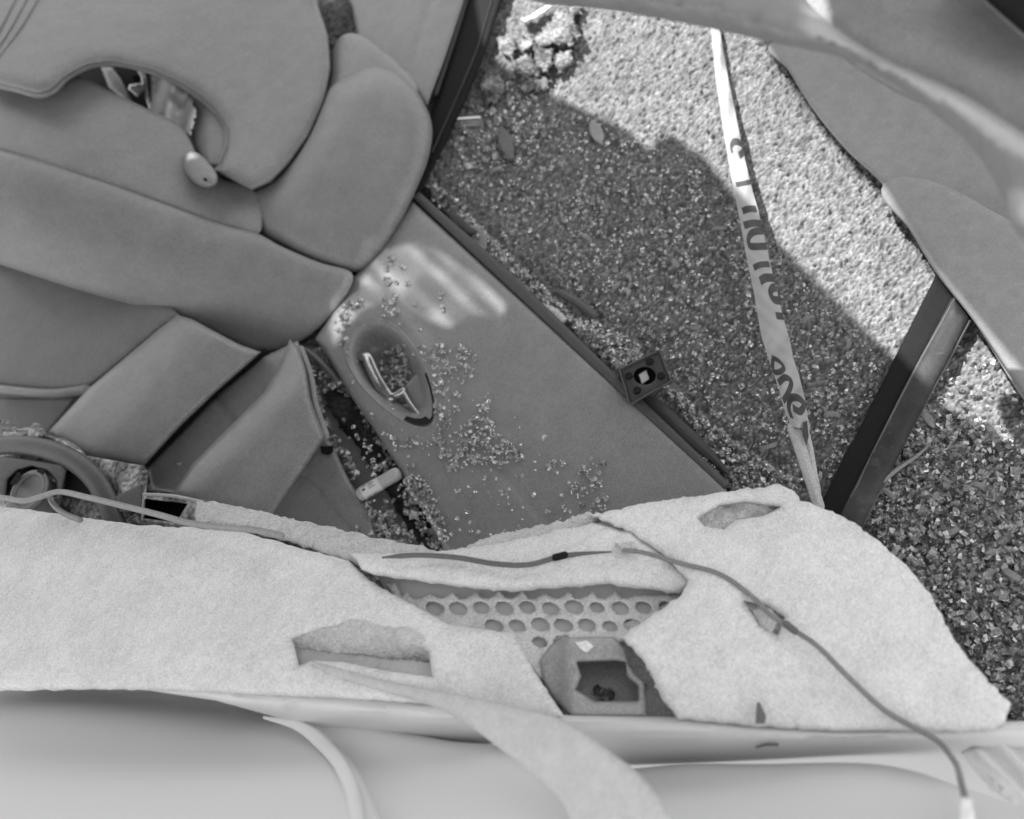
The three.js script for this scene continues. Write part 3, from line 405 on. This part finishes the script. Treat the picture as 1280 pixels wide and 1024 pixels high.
  part('lower_panel', pad([[-60, 850], [60, 850], [200, 854], [300, 866], [346, 890], [372, 902], [420, 930], [456, 980], [478, 1080], [-60, 1080]], { h: (x, y) => .3 + .09 * sstep(890, 1080, y) - .075 * Math.exp(-Math.max(0, y - mix(862, 884, sstep(40, 380, x))) / 22), w: 10, drop: .01, t: .02, res: 11, smooth: true }), mat.skin, d);
  part('lower_panel', pad([[360, 896], [430, 898], [500, 914], [560, 926], [640, 938], [720, 1000], [760, 1080], [462, 1080], [440, 980], [408, 934]], { h: (x, y) => .29 + .08 * sstep(890, 1080, y), w: 16, drop: .014, t: .02, res: 11, smooth: true }), mat.skin, d);
  part('lower_panel', pad([[740, 978], [820, 958], [960, 955], [1090, 955], [1150, 966], [1200, 984], [1260, 1004], [1340, 1030], [1340, 1090], [740, 1080]], { h: (x, y) => .26 + .1 * sstep(960, 1080, y), w: 24, drop: .024, t: .02, res: 11, smooth: true }), mat.skin, d);
  part('ridge', tube([[330, 897, .292], [374, 908, .302], [408, 934, .316], [436, 978, .345], [452, 1060, .388]], 9, { seg: 60, flat: .3, taper: t => Math.min(1, .2 + 2.5 * t) }), mat.skin, d);
  part('end_flange', [pad([[1236, 930], [1262, 906], [1330, 960], [1330, 1060], [1240, 990], [1200, 940]], { h: (x, y) => .225 - .006 * Math.cos((x - y) / 6), w: 8, drop: .008, t: .02, res: 6 })], mat.skin, d);
  part('slit', pad([[946, 878], [950, 878], [958, 896], [956, 905], [944, 905]], { h: (x, y) => foamH(x, y) + .0165, t: .004, res: 5 }), mat.wireDark, d);
  part('slit', tube([[946, 934, .258], [958, 931, .258], [972, 931, .258]], 2, { flat: .5 }), mat.wireDark, d);
}
single('fabric_strap', pad([[386, 826], [404, 830], [480, 850], [560, 866], [640, 882], [700, 898], [760, 938], [810, 980], [860, 1080], [742, 1080], [700, 1000], [640, 948], [560, 892], [470, 862], [410, 842]], { h: (x, y) => foamH(x, y) + mix(.004, .1, sstep(480, 800, x)), w: 12, drop: .006, t: .004, res: 8, smooth: true }), M(.5, .6, { map: fineMap }), 'pale grey strip of torn skin trailing across the dashboard to the bottom edge', 'strip');

// wires
const wireH = (x, y) => foamH(x, y) + .02;
{
  const w = thing('electrical_wire', 'long thin grey wire curving over the right foam end of the dashboard', 'wire', [990, 785, .2]);
  part('cable', tube([[780, 688], [800, 690], [850, 704], [900, 718], [938, 744], [965, 770], [990, 786], [1022, 808], [1060, 846], [1106, 888], [1140, 908], [1172, 926], [1192, 950], [1202, 980], [1208, 1006]].map(([x, y]) => [x, y, wireH(x, y) - .003 + .075 * sstep(930, 1006, y)]), 3.6, { seg: 160 }), mat.wire, w);
  part('joint', tube([[982, 780], [994, 789]].map(([x, y]) => [x, y, wireH(x, y) - .002]), 5), mat.wireDark, w);
  part('clamp', pad([[1199, 996], [1216, 998], [1224, 1060], [1196, 1060]], { h: .345, w: 6, drop: .006, t: .01, res: 5 }), mat.white, w);
}
{
  const w = thing('electrical_wire', 'short dark wire lying along the torn strip of foam in the middle', 'wire', [600, 700, .2]);
  part('cable', tube([[478, 697], [520, 694], [570, 697], [620, 705], [660, 706], [700, 696], [730, 692], [764, 690]].map(([x, y]) => [x, y, wireH(x, y) - .009]), 3.4, { seg: 100, taper: t => Math.min(1, .35 + 8 * t, .3 + 4 * (1 - t)) }), mat.wireDark, w);
  part('joint', tube([[694, 697], [706, 694]].map(([x, y]) => [x, y, wireH(x, y) - .008]), 4.8), mat.black, w);
}
{
  const w = thing('electrical_wire', 'thick pale wire running along the left edge of the dashboard foam', 'wire', [120, 630, .2]);
  part('cable', tube([[-20, 618], [8, 623], [32, 626], [54, 620], [72, 615], [110, 622], [160, 634], [200, 644], [232, 653], [270, 659], [320, 663], [352, 670]].map(([x, y]) => [x, y, wireH(x, y) + .004]), 3.3, { seg: 120 }), M(.26, .45), w);
  part('branch', tube([[62, 620], [66, 630], [80, 642], [100, 650]].map(([x, y]) => [x, y, wireH(x, y) - .004]), 3), mat.wire, w);
}

// greasy mechanism at the left edge
{
  const m = thing('blower_unit', 'greasy metal and plastic mechanism with a round drum at the left edge', 'mechanism', [80, 600, .1]);
  part('housing', pad([[-40, 528], [0, 532], [40, 534], [52, 530], [58, 542], [80, 548], [100, 560], [108, 570], [180, 582], [186, 590], [178, 640], [150, 660], [-40, 660]], { h: (x, y) => .17 + .012 * fbm(x / 20, y / 20), w: 6, drop: .01, t: .07, res: 6, rough: .004, roughScale: .02 }), mat.metal, m);
  part('flange', pad([[100, 568], [180, 582], [186, 590], [180, 640], [146, 622], [130, 600]], { h: (x, y) => .187, w: 4, drop: .004, t: .008, res: 5, rough: .004, roughScale: .02 }), mat.metal, m);
  part('hose', tube([[-20, 560, .19], [20, 556, .195], [60, 562, .197], [95, 578, .197], [120, 602, .195], [136, 632, .19], [146, 660, .185]], 10.5, { seg: 60, rad: 14, flat: .7 }), mat.metalDark, m);
  part('drum_frame', pad([[-10, 574], [8, 570], [78, 580], [84, 588], [76, 624], [-10, 622]], { h: .2, w: 4, drop: .006, t: .05, res: 5, holes: [[[8, 620], [10, 600], [22, 588], [40, 583], [58, 588], [70, 602], [70, 620]]] }), mat.metalDark, m);
  const c = P(40, 616, .2), dr = part('drum', [new THREE.CylinderGeometry(.021, .022, .03, 28).translate(c.x, .19, c.z), new THREE.TorusGeometry(.0235, .004, 10, 32).rotateX(Math.PI / 2).translate(c.x, .204, c.z)], M(.2, .4, { metalness: .4 }), m);
  part('drum_slot', [pad([[12, 604], [22, 590], [27, 592], [17, 608]], { h: .214, t: .006, res: 4 }), pad([[47, 585], [57, 588], [54, 594], [46, 590]], { h: .214, t: .006, res: 4 })], mat.black, dr);
  part('cavity', pad([[84, 586], [104, 596], [122, 622], [80, 616]], { h: .188, t: .01, res: 5 }), mat.black, m);
  part('tab', [pad([[38, 534], [42, 528], [52, 530], [54, 546], [40, 549]], { h: .195, w: 3, drop: .004, t: .02, res: 4 }), pad([[4, 540], [34, 541], [34, 548], [4, 546]], { h: .188, w: 2, drop: .002, t: .01, res: 4 }), pad([[-10, 524], [12, 525], [13, 530], [-10, 528]], { h: .185, w: 1, drop: .001, t: .01, res: 4 })], mat.metal, m);
  part('gusset', pad([[142, 622], [176, 604], [180, 640], [150, 640]], { h: .194, w: 2, drop: .002, t: .004, res: 5 }), mat.metalDark, m);
  const bx = part('box', pad([[178, 616], [236, 622], [256, 628], [252, 654], [226, 658], [176, 650]], { h: .2, w: 3, drop: .003, t: .05, res: 5, holes: [[[182, 624], [234, 630], [220, 653], [180, 648]]] }), mat.metal, m);
  part('box_floor', pad([[178, 618], [240, 624], [250, 652], [176, 650]], { h: .15, t: .006, res: 8 }), mat.black, bx);
  part('rim', tube([[180, 618, .203], [215, 620, .203], [250, 627, .203]], 2), M(.35, .4), bx);
}

// ---------------------------------------------------------------- warning tape
{
  const L = [[892, 14, 5], [896, 50, 6], [902, 95, 8], [910, 140, 9.5], [918, 185, 10.5], [926, 225, 11.5], [935, 262, 13], [943, 300, 14], [950, 335, 14.5], [957, 365, 15], [963, 395, 16], [970, 425, 17.5], [976, 447, 16], [983, 468, 16], [990, 492, 15], [995, 516, 14], [1001, 535, 12]];
  const T = thing('warning_tape', 'twisted pale warning tape with dark letters stretched over the asphalt', 'tape', [940, 290, 0]);
  const W = 256, H = 2048, cv = document.createElement('canvas'); cv.width = W; cv.height = H; const c = cv.getContext('2d');
  c.fillStyle = '#d6d6d6'; c.fillRect(0, 0, W, H);
  const y0 = 14, y1 = 535, Y = y => (y - y0) / (y1 - y0) * H, ink = '#4a4a4a'; c.strokeStyle = c.fillStyle = ink; c.lineCap = 'butt';
  const cx = y => { for (let i = 0; i + 1 < L.length; i++) if (y <= L[i + 1][1]) { const t = (y - L[i][1]) / (L[i + 1][1] - L[i][1]); return [mix(L[i][0], L[i + 1][0], t), mix(L[i][2], L[i + 1][2], t)]; } return [1001, 12]; };
  const U = (x, y) => { const [m, w] = cx(y); return W / 2 + (x - m) / w * W / 2; };
  const stroke = (pts, wd) => { c.lineWidth = wd * 1.4; c.beginPath(); pts.forEach(([x, y], i) => i ? c.lineTo(U(x, y), Y(y)) : c.moveTo(U(x, y), Y(y))); c.stroke(); };
  const curve = (pts, wd) => stroke(densify(pts, 2, true, false), wd);
  curve([[916, 192], [914, 184], [918, 177], [926, 178], [929, 188], [924, 194]], 26);
  stroke([[920, 232], [938, 226]], 18);
  curve([[928, 265], [936, 261], [946, 260]], 24); curve([[930, 283], [940, 279], [952, 278]], 26);
  curve([[954, 287], [942, 290], [936, 298], [937, 308], [946, 308], [960, 306]], 26);
  curve([[942, 336], [950, 331], [962, 329]], 22); curve([[950, 352], [957, 347], [970, 346]], 30); curve([[975, 374], [968, 374], [963, 366], [966, 359], [975, 358]], 30); stroke([[970, 394], [984, 394]], 26);
  curve([[965, 448], [974, 452], [980, 460], [974, 466], [967, 466], [966, 450]], 20);
  curve([[973, 480], [982, 472], [989, 476], [986, 490], [979, 503]], 24);
  curve([[991, 510], [1000, 514], [1005, 504], [998, 497], [989, 498], [986, 510], [990, 524]], 28);
  const t = new THREE.CanvasTexture(cv); t.colorSpace = THREE.SRGBColorSpace; t.anisotropy = 8;
  const tm = new THREE.MeshPhysicalMaterial({ map: t, color: G(.55), roughness: .42, bumpMap: leatherBump, bumpScale: .0002, side: THREE.DoubleSide });
  const hgt = y => .012 + .055 * sstep(0, 520, y), N = 90, K = 8, pos = [], uv = [], ind = [];
  const one = (z, flip) => { const base = pos.length / 3; for (let i = 0; i <= N; i++) { const y = mix(y0, y1, i / N), [m, w] = cx(y); for (let k = 0; k <= K; k++) { const s = k / K * 2 - 1, kink = .005 * Math.sin(y / 9 + s * 2.4) * (y > 420 ? 1 : .4) + .0012 * Math.sin(y / 3.7 - s * 4), p = P(m + s * w, y + s * 1.5, hgt(y) + z * (1 - s * s) * .7 + kink); pos.push(p.x, p.y, p.z); uv.push(k / K, 1 - i / N); } } for (let i = 0; i < N; i++) for (let k = 0; k < K; k++) { const a = base + i * (K + 1) + k, b = a + K + 1; flip ? ind.push(a, a + 1, b, a + 1, b + 1, b) : ind.push(a, b, a + 1, a + 1, b, b + 1); } };
  one(.007, false); one(-.005, true);
  const g = new THREE.BufferGeometry(); g.setAttribute('position', new THREE.Float32BufferAttribute(pos, 3)); g.setAttribute('uv', new THREE.Float32BufferAttribute(uv, 2)); g.setIndex(ind); g.computeVertexNormals();
  part('printed_length', g, tm, T);
  part('twisted_tail', [tube([[992, 534, .067], [1001, 562, .068], [1012, 596, .07], [1024, 634, .074]], 9, { seg: 40, flat: .5, taper: t => mix(.9, .75, t) }), tube([[1005, 532, .066], [1012, 560, .066], [1017, 590, .068], [1022, 616, .07]], 4.5, { seg: 40, flat: .5 })], M(.42, .45), T);
  part('letter_fragment', pad([[1004, 528], [1009, 526], [1011, 545], [1008, 558], [1003, 544]], { h: .0735, t: .001, res: 4, tuck: 0 }), M(.06, .5), T);
}

// ---------------------------------------------------------------- bits along the sill of the door and on the road
{
  const p = thing('speaker_plate', 'square dark plastic plate with round bored centre on the window sill', 'plate', [807, 472, .02]);
  part('plate', pad([[774, 462], [824, 438], [839, 476], [788, 506]], { h: .06, w: 4, drop: .003, t: .02, res: 4, holes: [Array.from({ length: 14 }, (_, k) => [806 + 14 * Math.cos(k * Math.PI / 7), 470 + 11 * Math.sin(k * Math.PI / 7)])] }), mat.rubber, p);
  part('rim', tube([[774, 462, .061], [824, 438, .061], [839, 476, .061], [788, 506, .061], [774, 462, .061]].flatMap((q, i, a) => i < 4 ? [q, [mix(q[0], a[i + 1][0], .5), mix(q[1], a[i + 1][1], .5), q[2]], [mix(q[0], a[i + 1][0], .96), mix(q[1], a[i + 1][1], .96), q[2]]] : [q]), 1.3, { seg: 120, rad: 6 }), mat.seal, p);
  part('floor', pad([[784, 466], [822, 448], [830, 474], [794, 494]], { h: .044, t: .004, res: 8 }), mat.black, p);
  part('core', pad([[798, 468], [808, 462], [812, 474], [802, 481]], { h: .056, w: 2, drop: .003, t: .01, res: 3, rough: .002, roughScale: .006 }), mat.skinDark, p);
  for (const [x, y] of [[786, 470], [812, 452], [826, 470], [796, 488]]) part('bolt', new THREE.CylinderGeometry(.0042, .0048, .003, 14).translate(...P(x, y, .061).toArray()), mat.black, p);
}
single('rubber_strip', tube([[806, 498, .03], [826, 514, .032], [860, 545, .034], [890, 572, .03], [908, 590, .024]], 10, { seg: 50, flat: .6, taper: t => Math.min(1, 1.4 - 1.1 * t * t) }), mat.rubber, 'dark flattened rubber strip beside the sill below the square plate', 'rubber strip');
single('rubber_strip', pad([[552, 262], [566, 262], [582, 276], [596, 290], [588, 296], [566, 282]], { h: .03, w: 5, drop: .006, t: .01, res: 4, ragged: 3 }), mat.rubber, 'short black rubber scrap beside the sill near the seat', 'rubber strip');
single('rubber_strip', tube([[700, 366, .012], [722, 378, .012], [742, 394, .012]], 5, { flat: .5 }), M(.09, .7), 'short dark rubber scrap on shaded asphalt midway along the sill', 'rubber strip');
single('foam_scrap', pad([[674, 378], [690, 382], [710, 398], [704, 406], [688, 396]], { h: .03, w: 5, drop: .006, t: .012, res: 4, rough: .003, roughScale: .01, ragged: 3 }), mat.foamTorn, 'grey scrap wedged beside the middle of the window sill', 'scrap');
single('foam_scrap', pad([[530, 232], [548, 232], [566, 248], [580, 270], [594, 286], [584, 290], [562, 270], [544, 254]], { h: .022, w: 6, drop: .008, t: .015, res: 4, rough: .005, roughScale: .012, ragged: 5 }), M(.2, .9, { map: dirtMap }), 'lumpy grey scrap at the corner of sill and pillar', 'scrap');
const leaf = (label, x0, y0, x1, y1, w, h, m, cat = 'leaf', nm = 'leaf') => { const dx = x1 - x0, dy = y1 - y0, L = Math.hypot(dx, dy), nx = -dy / L * w, ny = dx / L * w; const o = []; for (let k = 0; k < 14; k++) { const a = k / 14 * 2 * Math.PI, u = .5 - .5 * Math.cos(a), v = Math.sin(a) * Math.sqrt(Math.abs(Math.sin(a))); o.push([x0 + dx * u + nx * v, y0 + dy * u + ny * v]); } return single(nm, pad(o, { h: (x, y) => h + .0035 * Math.exp(-((((x - x0) * ny - (y - y0) * nx) / w / (w * .6)) ** 2)), w: 3, drop: .002, t: .003, res: 3.5, rough: .001, roughScale: .01 }), m, label, cat); };
leaf('pale oval leaf at the edge of the sunlit asphalt', 739, 150, 752, 180, 8, .006, M(.3, .8));
leaf('grey oval leaf leaning on the sill below the pillar', 592, 282, 604, 316, 10, .022, M(.24, .8));
leaf('dark narrow leaf on glass at the far right', 1232, 528, 1252, 566, 7, .008, M(.09, .7));
leaf('slender grey leaf beside the dark window post', 1150, 506, 1168, 536, 6, .01, M(.24, .7));
leaf('folded grey leaf in the litter near the pillar', 625, 158, 640, 200, 9, .01, M(.14, .8));
single('twig', tube([[1102, 602, .02], [1124, 585, .016], [1146, 570, .012], [1162, 556, .008]], 3.6, { taper: t => 1 - .5 * t }), mat.twig, 'straight grey twig lying against the dark window post', 'twig');
single('twig', tube([[1098, 610, .012], [1108, 614, .013], [1116, 622, .01]], 4), mat.twig, 'short bent twig end under the window post', 'twig');
{
  const r = rng(77), spots = [[900, 285], [705, 250], [845, 330], [770, 360], [915, 470], [960, 560], [870, 410], [660, 230], [1040, 520], [1060, 430], [1225, 610], [1190, 665], [1265, 720], [1120, 575], [1172, 620], [620, 215], [735, 300], [830, 545], [690, 160], [1010, 400]], o = [];
  for (let k = 0; k < 10; k++) { const a = k / 10 * 2 * Math.PI; o.push([900 + 9 * Math.cos(a), 285 + 4 * Math.sin(a) * (1 + .4 * Math.cos(2 * a))]); }
  const first = single('leaf_fragment', pad(o, { h: (x, y) => .006 + .002 * Math.cos((x - 900) / 5), t: .0015, w: 2, drop: .001, res: 3 }), mat.leaf, 'small dry leaf fragment lying flat on the shaded asphalt', 'leaf', 'dry leaf fragments on the shaded asphalt');
  spots.forEach(([x, y], i) => { const m = i ? first.clone() : first; if (i) { m.name = numbered('leaf_fragment'); m.position.copy(P(x, y, .005)); m.rotation.set((r() - .5) * .4, r() * 6.3, (r() - .5) * .4); m.scale.setScalar(.6 + .7 * r()); scene.add(m); } });
}
// crumpled litter in the sun by the pillar
const litter = (label, o, h, m, extra = {}) => single('crumpled_litter', pad(o, { h: (x, y) => h * .75 + .006 * fbm(x / 14, y / 14, 4), w: 4, drop: .004, t: .01, res: 4, rough: .005, roughScale: .016, ragged: 8, ...extra }), m, label, 'litter');
litter('large pale crumpled piece of litter in full sun', [[682, 34], [696, 14], [712, 16], [722, 34], [724, 48], [710, 56], [692, 56], [676, 62], [670, 48]], .035, mat.paper);
litter('pale crumpled lump below the largest piece of litter', [[668, 58], [684, 54], [692, 64], [692, 80], [684, 90], [670, 84]], .03, mat.paper);
litter('torn light litter between pillar and lumps', [[640, 76], [656, 66], [668, 76], [676, 94], [660, 100], [642, 94]], .024, mat.paper);
litter('small bright crumpled scrap nearest the pillar top', [[652, 50], [662, 44], [668, 52], [662, 62], [652, 60]], .024, mat.paper);
litter('bright sharp strip of litter at the top edge', [[650, 24], [664, 18], [684, 6], [690, 8], [672, 22], [656, 28]], .03, mat.white, { ragged: 2, rough: .002 });
litter('flat sunlit scrap right below the largest litter piece', [[692, 68], [706, 60], [716, 66], [712, 82], [700, 92], [692, 84]], .022, mat.paper);
litter('thin sunlit scrap at the top beside the largest litter piece', [[704, 6], [722, 4], [728, 16], [716, 20]], .024, mat.paper);
litter('broken sunlit scrap left of the lumps close to the pillar', [[622, 46], [638, 42], [646, 58], [640, 72], [626, 66]], .018, mat.paper);
litter('small half shaded scrap where the lumps meet the shade', [[664, 98], [680, 94], [688, 100], [682, 112], [670, 114]], .018, mat.paper);
litter('curled dark litter at the start of the shade', [[650, 96], [664, 92], [674, 98], [672, 110], [660, 116], [650, 110]], .02, M(.12, .9, { map: dirtMap }));
litter('greyish shaded litter beside the black pillar', [[606, 90], [622, 84], [632, 104], [628, 124], [608, 132], [600, 112]], .018, M(.12, .9, { map: dirtMap }));
{
  const g = thing('glass_tube', 'short clear glass tube lying by the black pillar', 'glass tube', [588, 152, .01]);
  const a = P(574, 153, .02), b = P(602, 151, .02), dir = b.clone().sub(a).normalize(), L = a.distanceTo(b);
  const q = new THREE.LatheGeometry([[.007, 0], [.0075, 0], [.0075, L * .9], [.006, L], [.0055, L], [.0068, L * .9], [.007, 0]].map(p => new THREE.Vector2(...p)), 20); q.applyQuaternion(new THREE.Quaternion().setFromUnitVectors(new V3(0, 1, 0), dir)); q.translate(a.x, a.y, a.z);
  part('wall', q, mat.glass, g);
}
// larger shards that can be picked out
{
  const r = rng(55), spots = [[1240, 690], [1225, 655], [1130, 552], [1190, 545], [1185, 565], [1150, 660], [1165, 695], [1240, 620], [1205, 735], [1255, 745], [1170, 725], [1215, 770], [1265, 660], [1195, 640], [1125, 670], [1245, 790], [1262, 830], [1140, 700], [1100, 640], [1270, 590], [1210, 610], [1180, 600], [1235, 720], [1220, 700], [1155, 640], [1190, 690], [1262, 700], [1250, 640]];
  let first;
  spots.forEach(([x, y], i) => {
    let m; if (!first) { m = first = new THREE.Mesh(chip, mat.glass); m.castShadow = m.receiveShadow = true; } else m = first.clone();
    m.name = numbered('glass_shard'); m.userData = { label: 'thick clear glass shard among the crumbs right of the window post', category: 'glass shard', group: 'larger glass shards at the right' };
    const s = .0045 + .003 * r(); m.position.copy(P(x, y, .011)); m.rotation.set(r() * .6, r() * 6, r() * .6); m.scale.set(s * (1 + .6 * r()), s * .6, s); scene.add(m);
  });
}
crumbs('clear glass crumbs heaped in the handle cup and strewn over the door trim', [
  [[[478, 440], [498, 432], [512, 455], [516, 478], [500, 492], [486, 486], [474, 462]], 260, .003, .006, (x, y) => doorH(x, y), .014],
  [[[520, 432], [570, 428], [596, 440], [590, 470], [552, 480], [536, 462]], 130, .0018, .0052, doorH], [[[540, 460], [560, 450], [580, 500], [560, 540], [548, 560], [540, 520]], 80, .0018, .0052, doorH],
  [[[545, 560], [580, 530], [610, 500], [620, 540], [656, 570], [640, 580], [600, 580], [560, 590]], 330, .0018, .0052, doorH, .007],
  [[[720, 590], [740, 572], [752, 590], [762, 636], [740, 645], [718, 630]], 60, .0018, .0052, doorH], [[[560, 580], [640, 580], [640, 640], [560, 640]], 18, .002, .006, doorH], [[[680, 570], [760, 570], [740, 640], [680, 640]], 16, .003, .006, doorH],
  [[[420, 392], [432, 378], [450, 372], [458, 378], [436, 400], [432, 430], [440, 456], [430, 450], [422, 420]], 40, .003, .006, doorH], [[[478, 316], [492, 316], [496, 395], [478, 395]], 34, .003, .007, doorH], [[[500, 330], [560, 360], [550, 410], [510, 400]], 7, .004, .006, doorH],
  [[[410, 370], [470, 360], [560, 420], [640, 520], [780, 610], [760, 650], [560, 680], [520, 600], [440, 500]], 150, .0015, .0045, doorH],
  [[[480, 540], [505, 550], [540, 545], [555, 560], [520, 562], [490, 556]], 40, .0018, .0052, doorH], [[[500, 600], [520, 590], [545, 620], [570, 690], [548, 668], [520, 625]], 140, .003, .006, doorH, .006]], 3);
crumbs('glass crumbs lining both sides of the black dirt in the door pocket', [
  [[[380, 440], [402, 436], [428, 462], [470, 530], [505, 585], [488, 580], [440, 500], [410, 480], [402, 500], [418, 540], [450, 590], [440, 600], [410, 545], [388, 490]], 300, .003, .008, .022, .008],
  [[[440, 650], [456, 628], [480, 622], [500, 650], [540, 690], [480, 690], [450, 672]], 200, .003, .007, .034, .008], [[[500, 590], [545, 640], [560, 690], [540, 688], [510, 640]], 130, .003, .007, .028, .008], [[[410, 500], [470, 560], [540, 660], [500, 640], [440, 560]], 50, .003, .007, .034, .004]], 5);
crumbs('glass crumbs piled along the window sill', [
  [[[540, 226], [570, 248], [640, 320], [700, 378], [780, 440], [776, 466], [700, 396], [600, 310], [536, 246]], 620, .002, .0055, .012, .014],
  [[[712, 400], [750, 402], [800, 432], [804, 446], [776, 462], [740, 436]], 320, .0025, .006, .02, .016],
  [[[802, 504], [812, 506], [900, 592], [912, 608], [896, 606]], 170, .0025, .005, .026, .008], [[[828, 480], [850, 490], [890, 530], [960, 580], [1010, 610], [985, 612], [960, 606], [916, 612], [900, 580], [858, 520]], 720, .0025, .006, .008, .012]], 6);
crumbs('fine glass crumbs scattered over the shaded asphalt', [
  [[[560, 170], [650, 120], [720, 140], [860, 200], [920, 262], [1000, 345], [1110, 455], [1040, 600], [990, 600], [860, 490], [760, 400], [640, 310], [560, 230]], 2600, .0015, .005, .001, .003],
  [[[580, 140], [640, 100], [670, 120], [680, 170], [600, 220], [560, 220]], 200, .003, .007, .001, .006]], 8);
crumbs('thick glass crumbs covering the asphalt right of the window post', [
  [[[1150, 500], [1200, 520], [1290, 570], [1290, 930], [1200, 790], [1130, 700], [1080, 650], [1110, 590]], 6500, .002, .0068, .001, .007],
  [[[1180, 400], [1290, 480], [1290, 580], [1160, 500]], 60, .003, .007, .001, .003]], 9);
crumbs('small glass heap beside the trim flap above the mechanism', [[[[214, 590], [226, 572], [238, 562], [246, 568], [236, 590], [222, 612]], 40, .003, .007, .06, .01], [[[746, 862], [762, 862], [764, 874], [752, 874]], 5, .006, .008, .24, .001]], 10);

const renderer = new THREE.WebGLRenderer({ antialias: true });
renderer.shadowMap.enabled = true;
renderer.toneMapping = THREE.LinearToneMapping; renderer.toneMappingExposure = EXPOSURE;
renderer.setSize(1024, 819);
renderer.render(scene, camera);
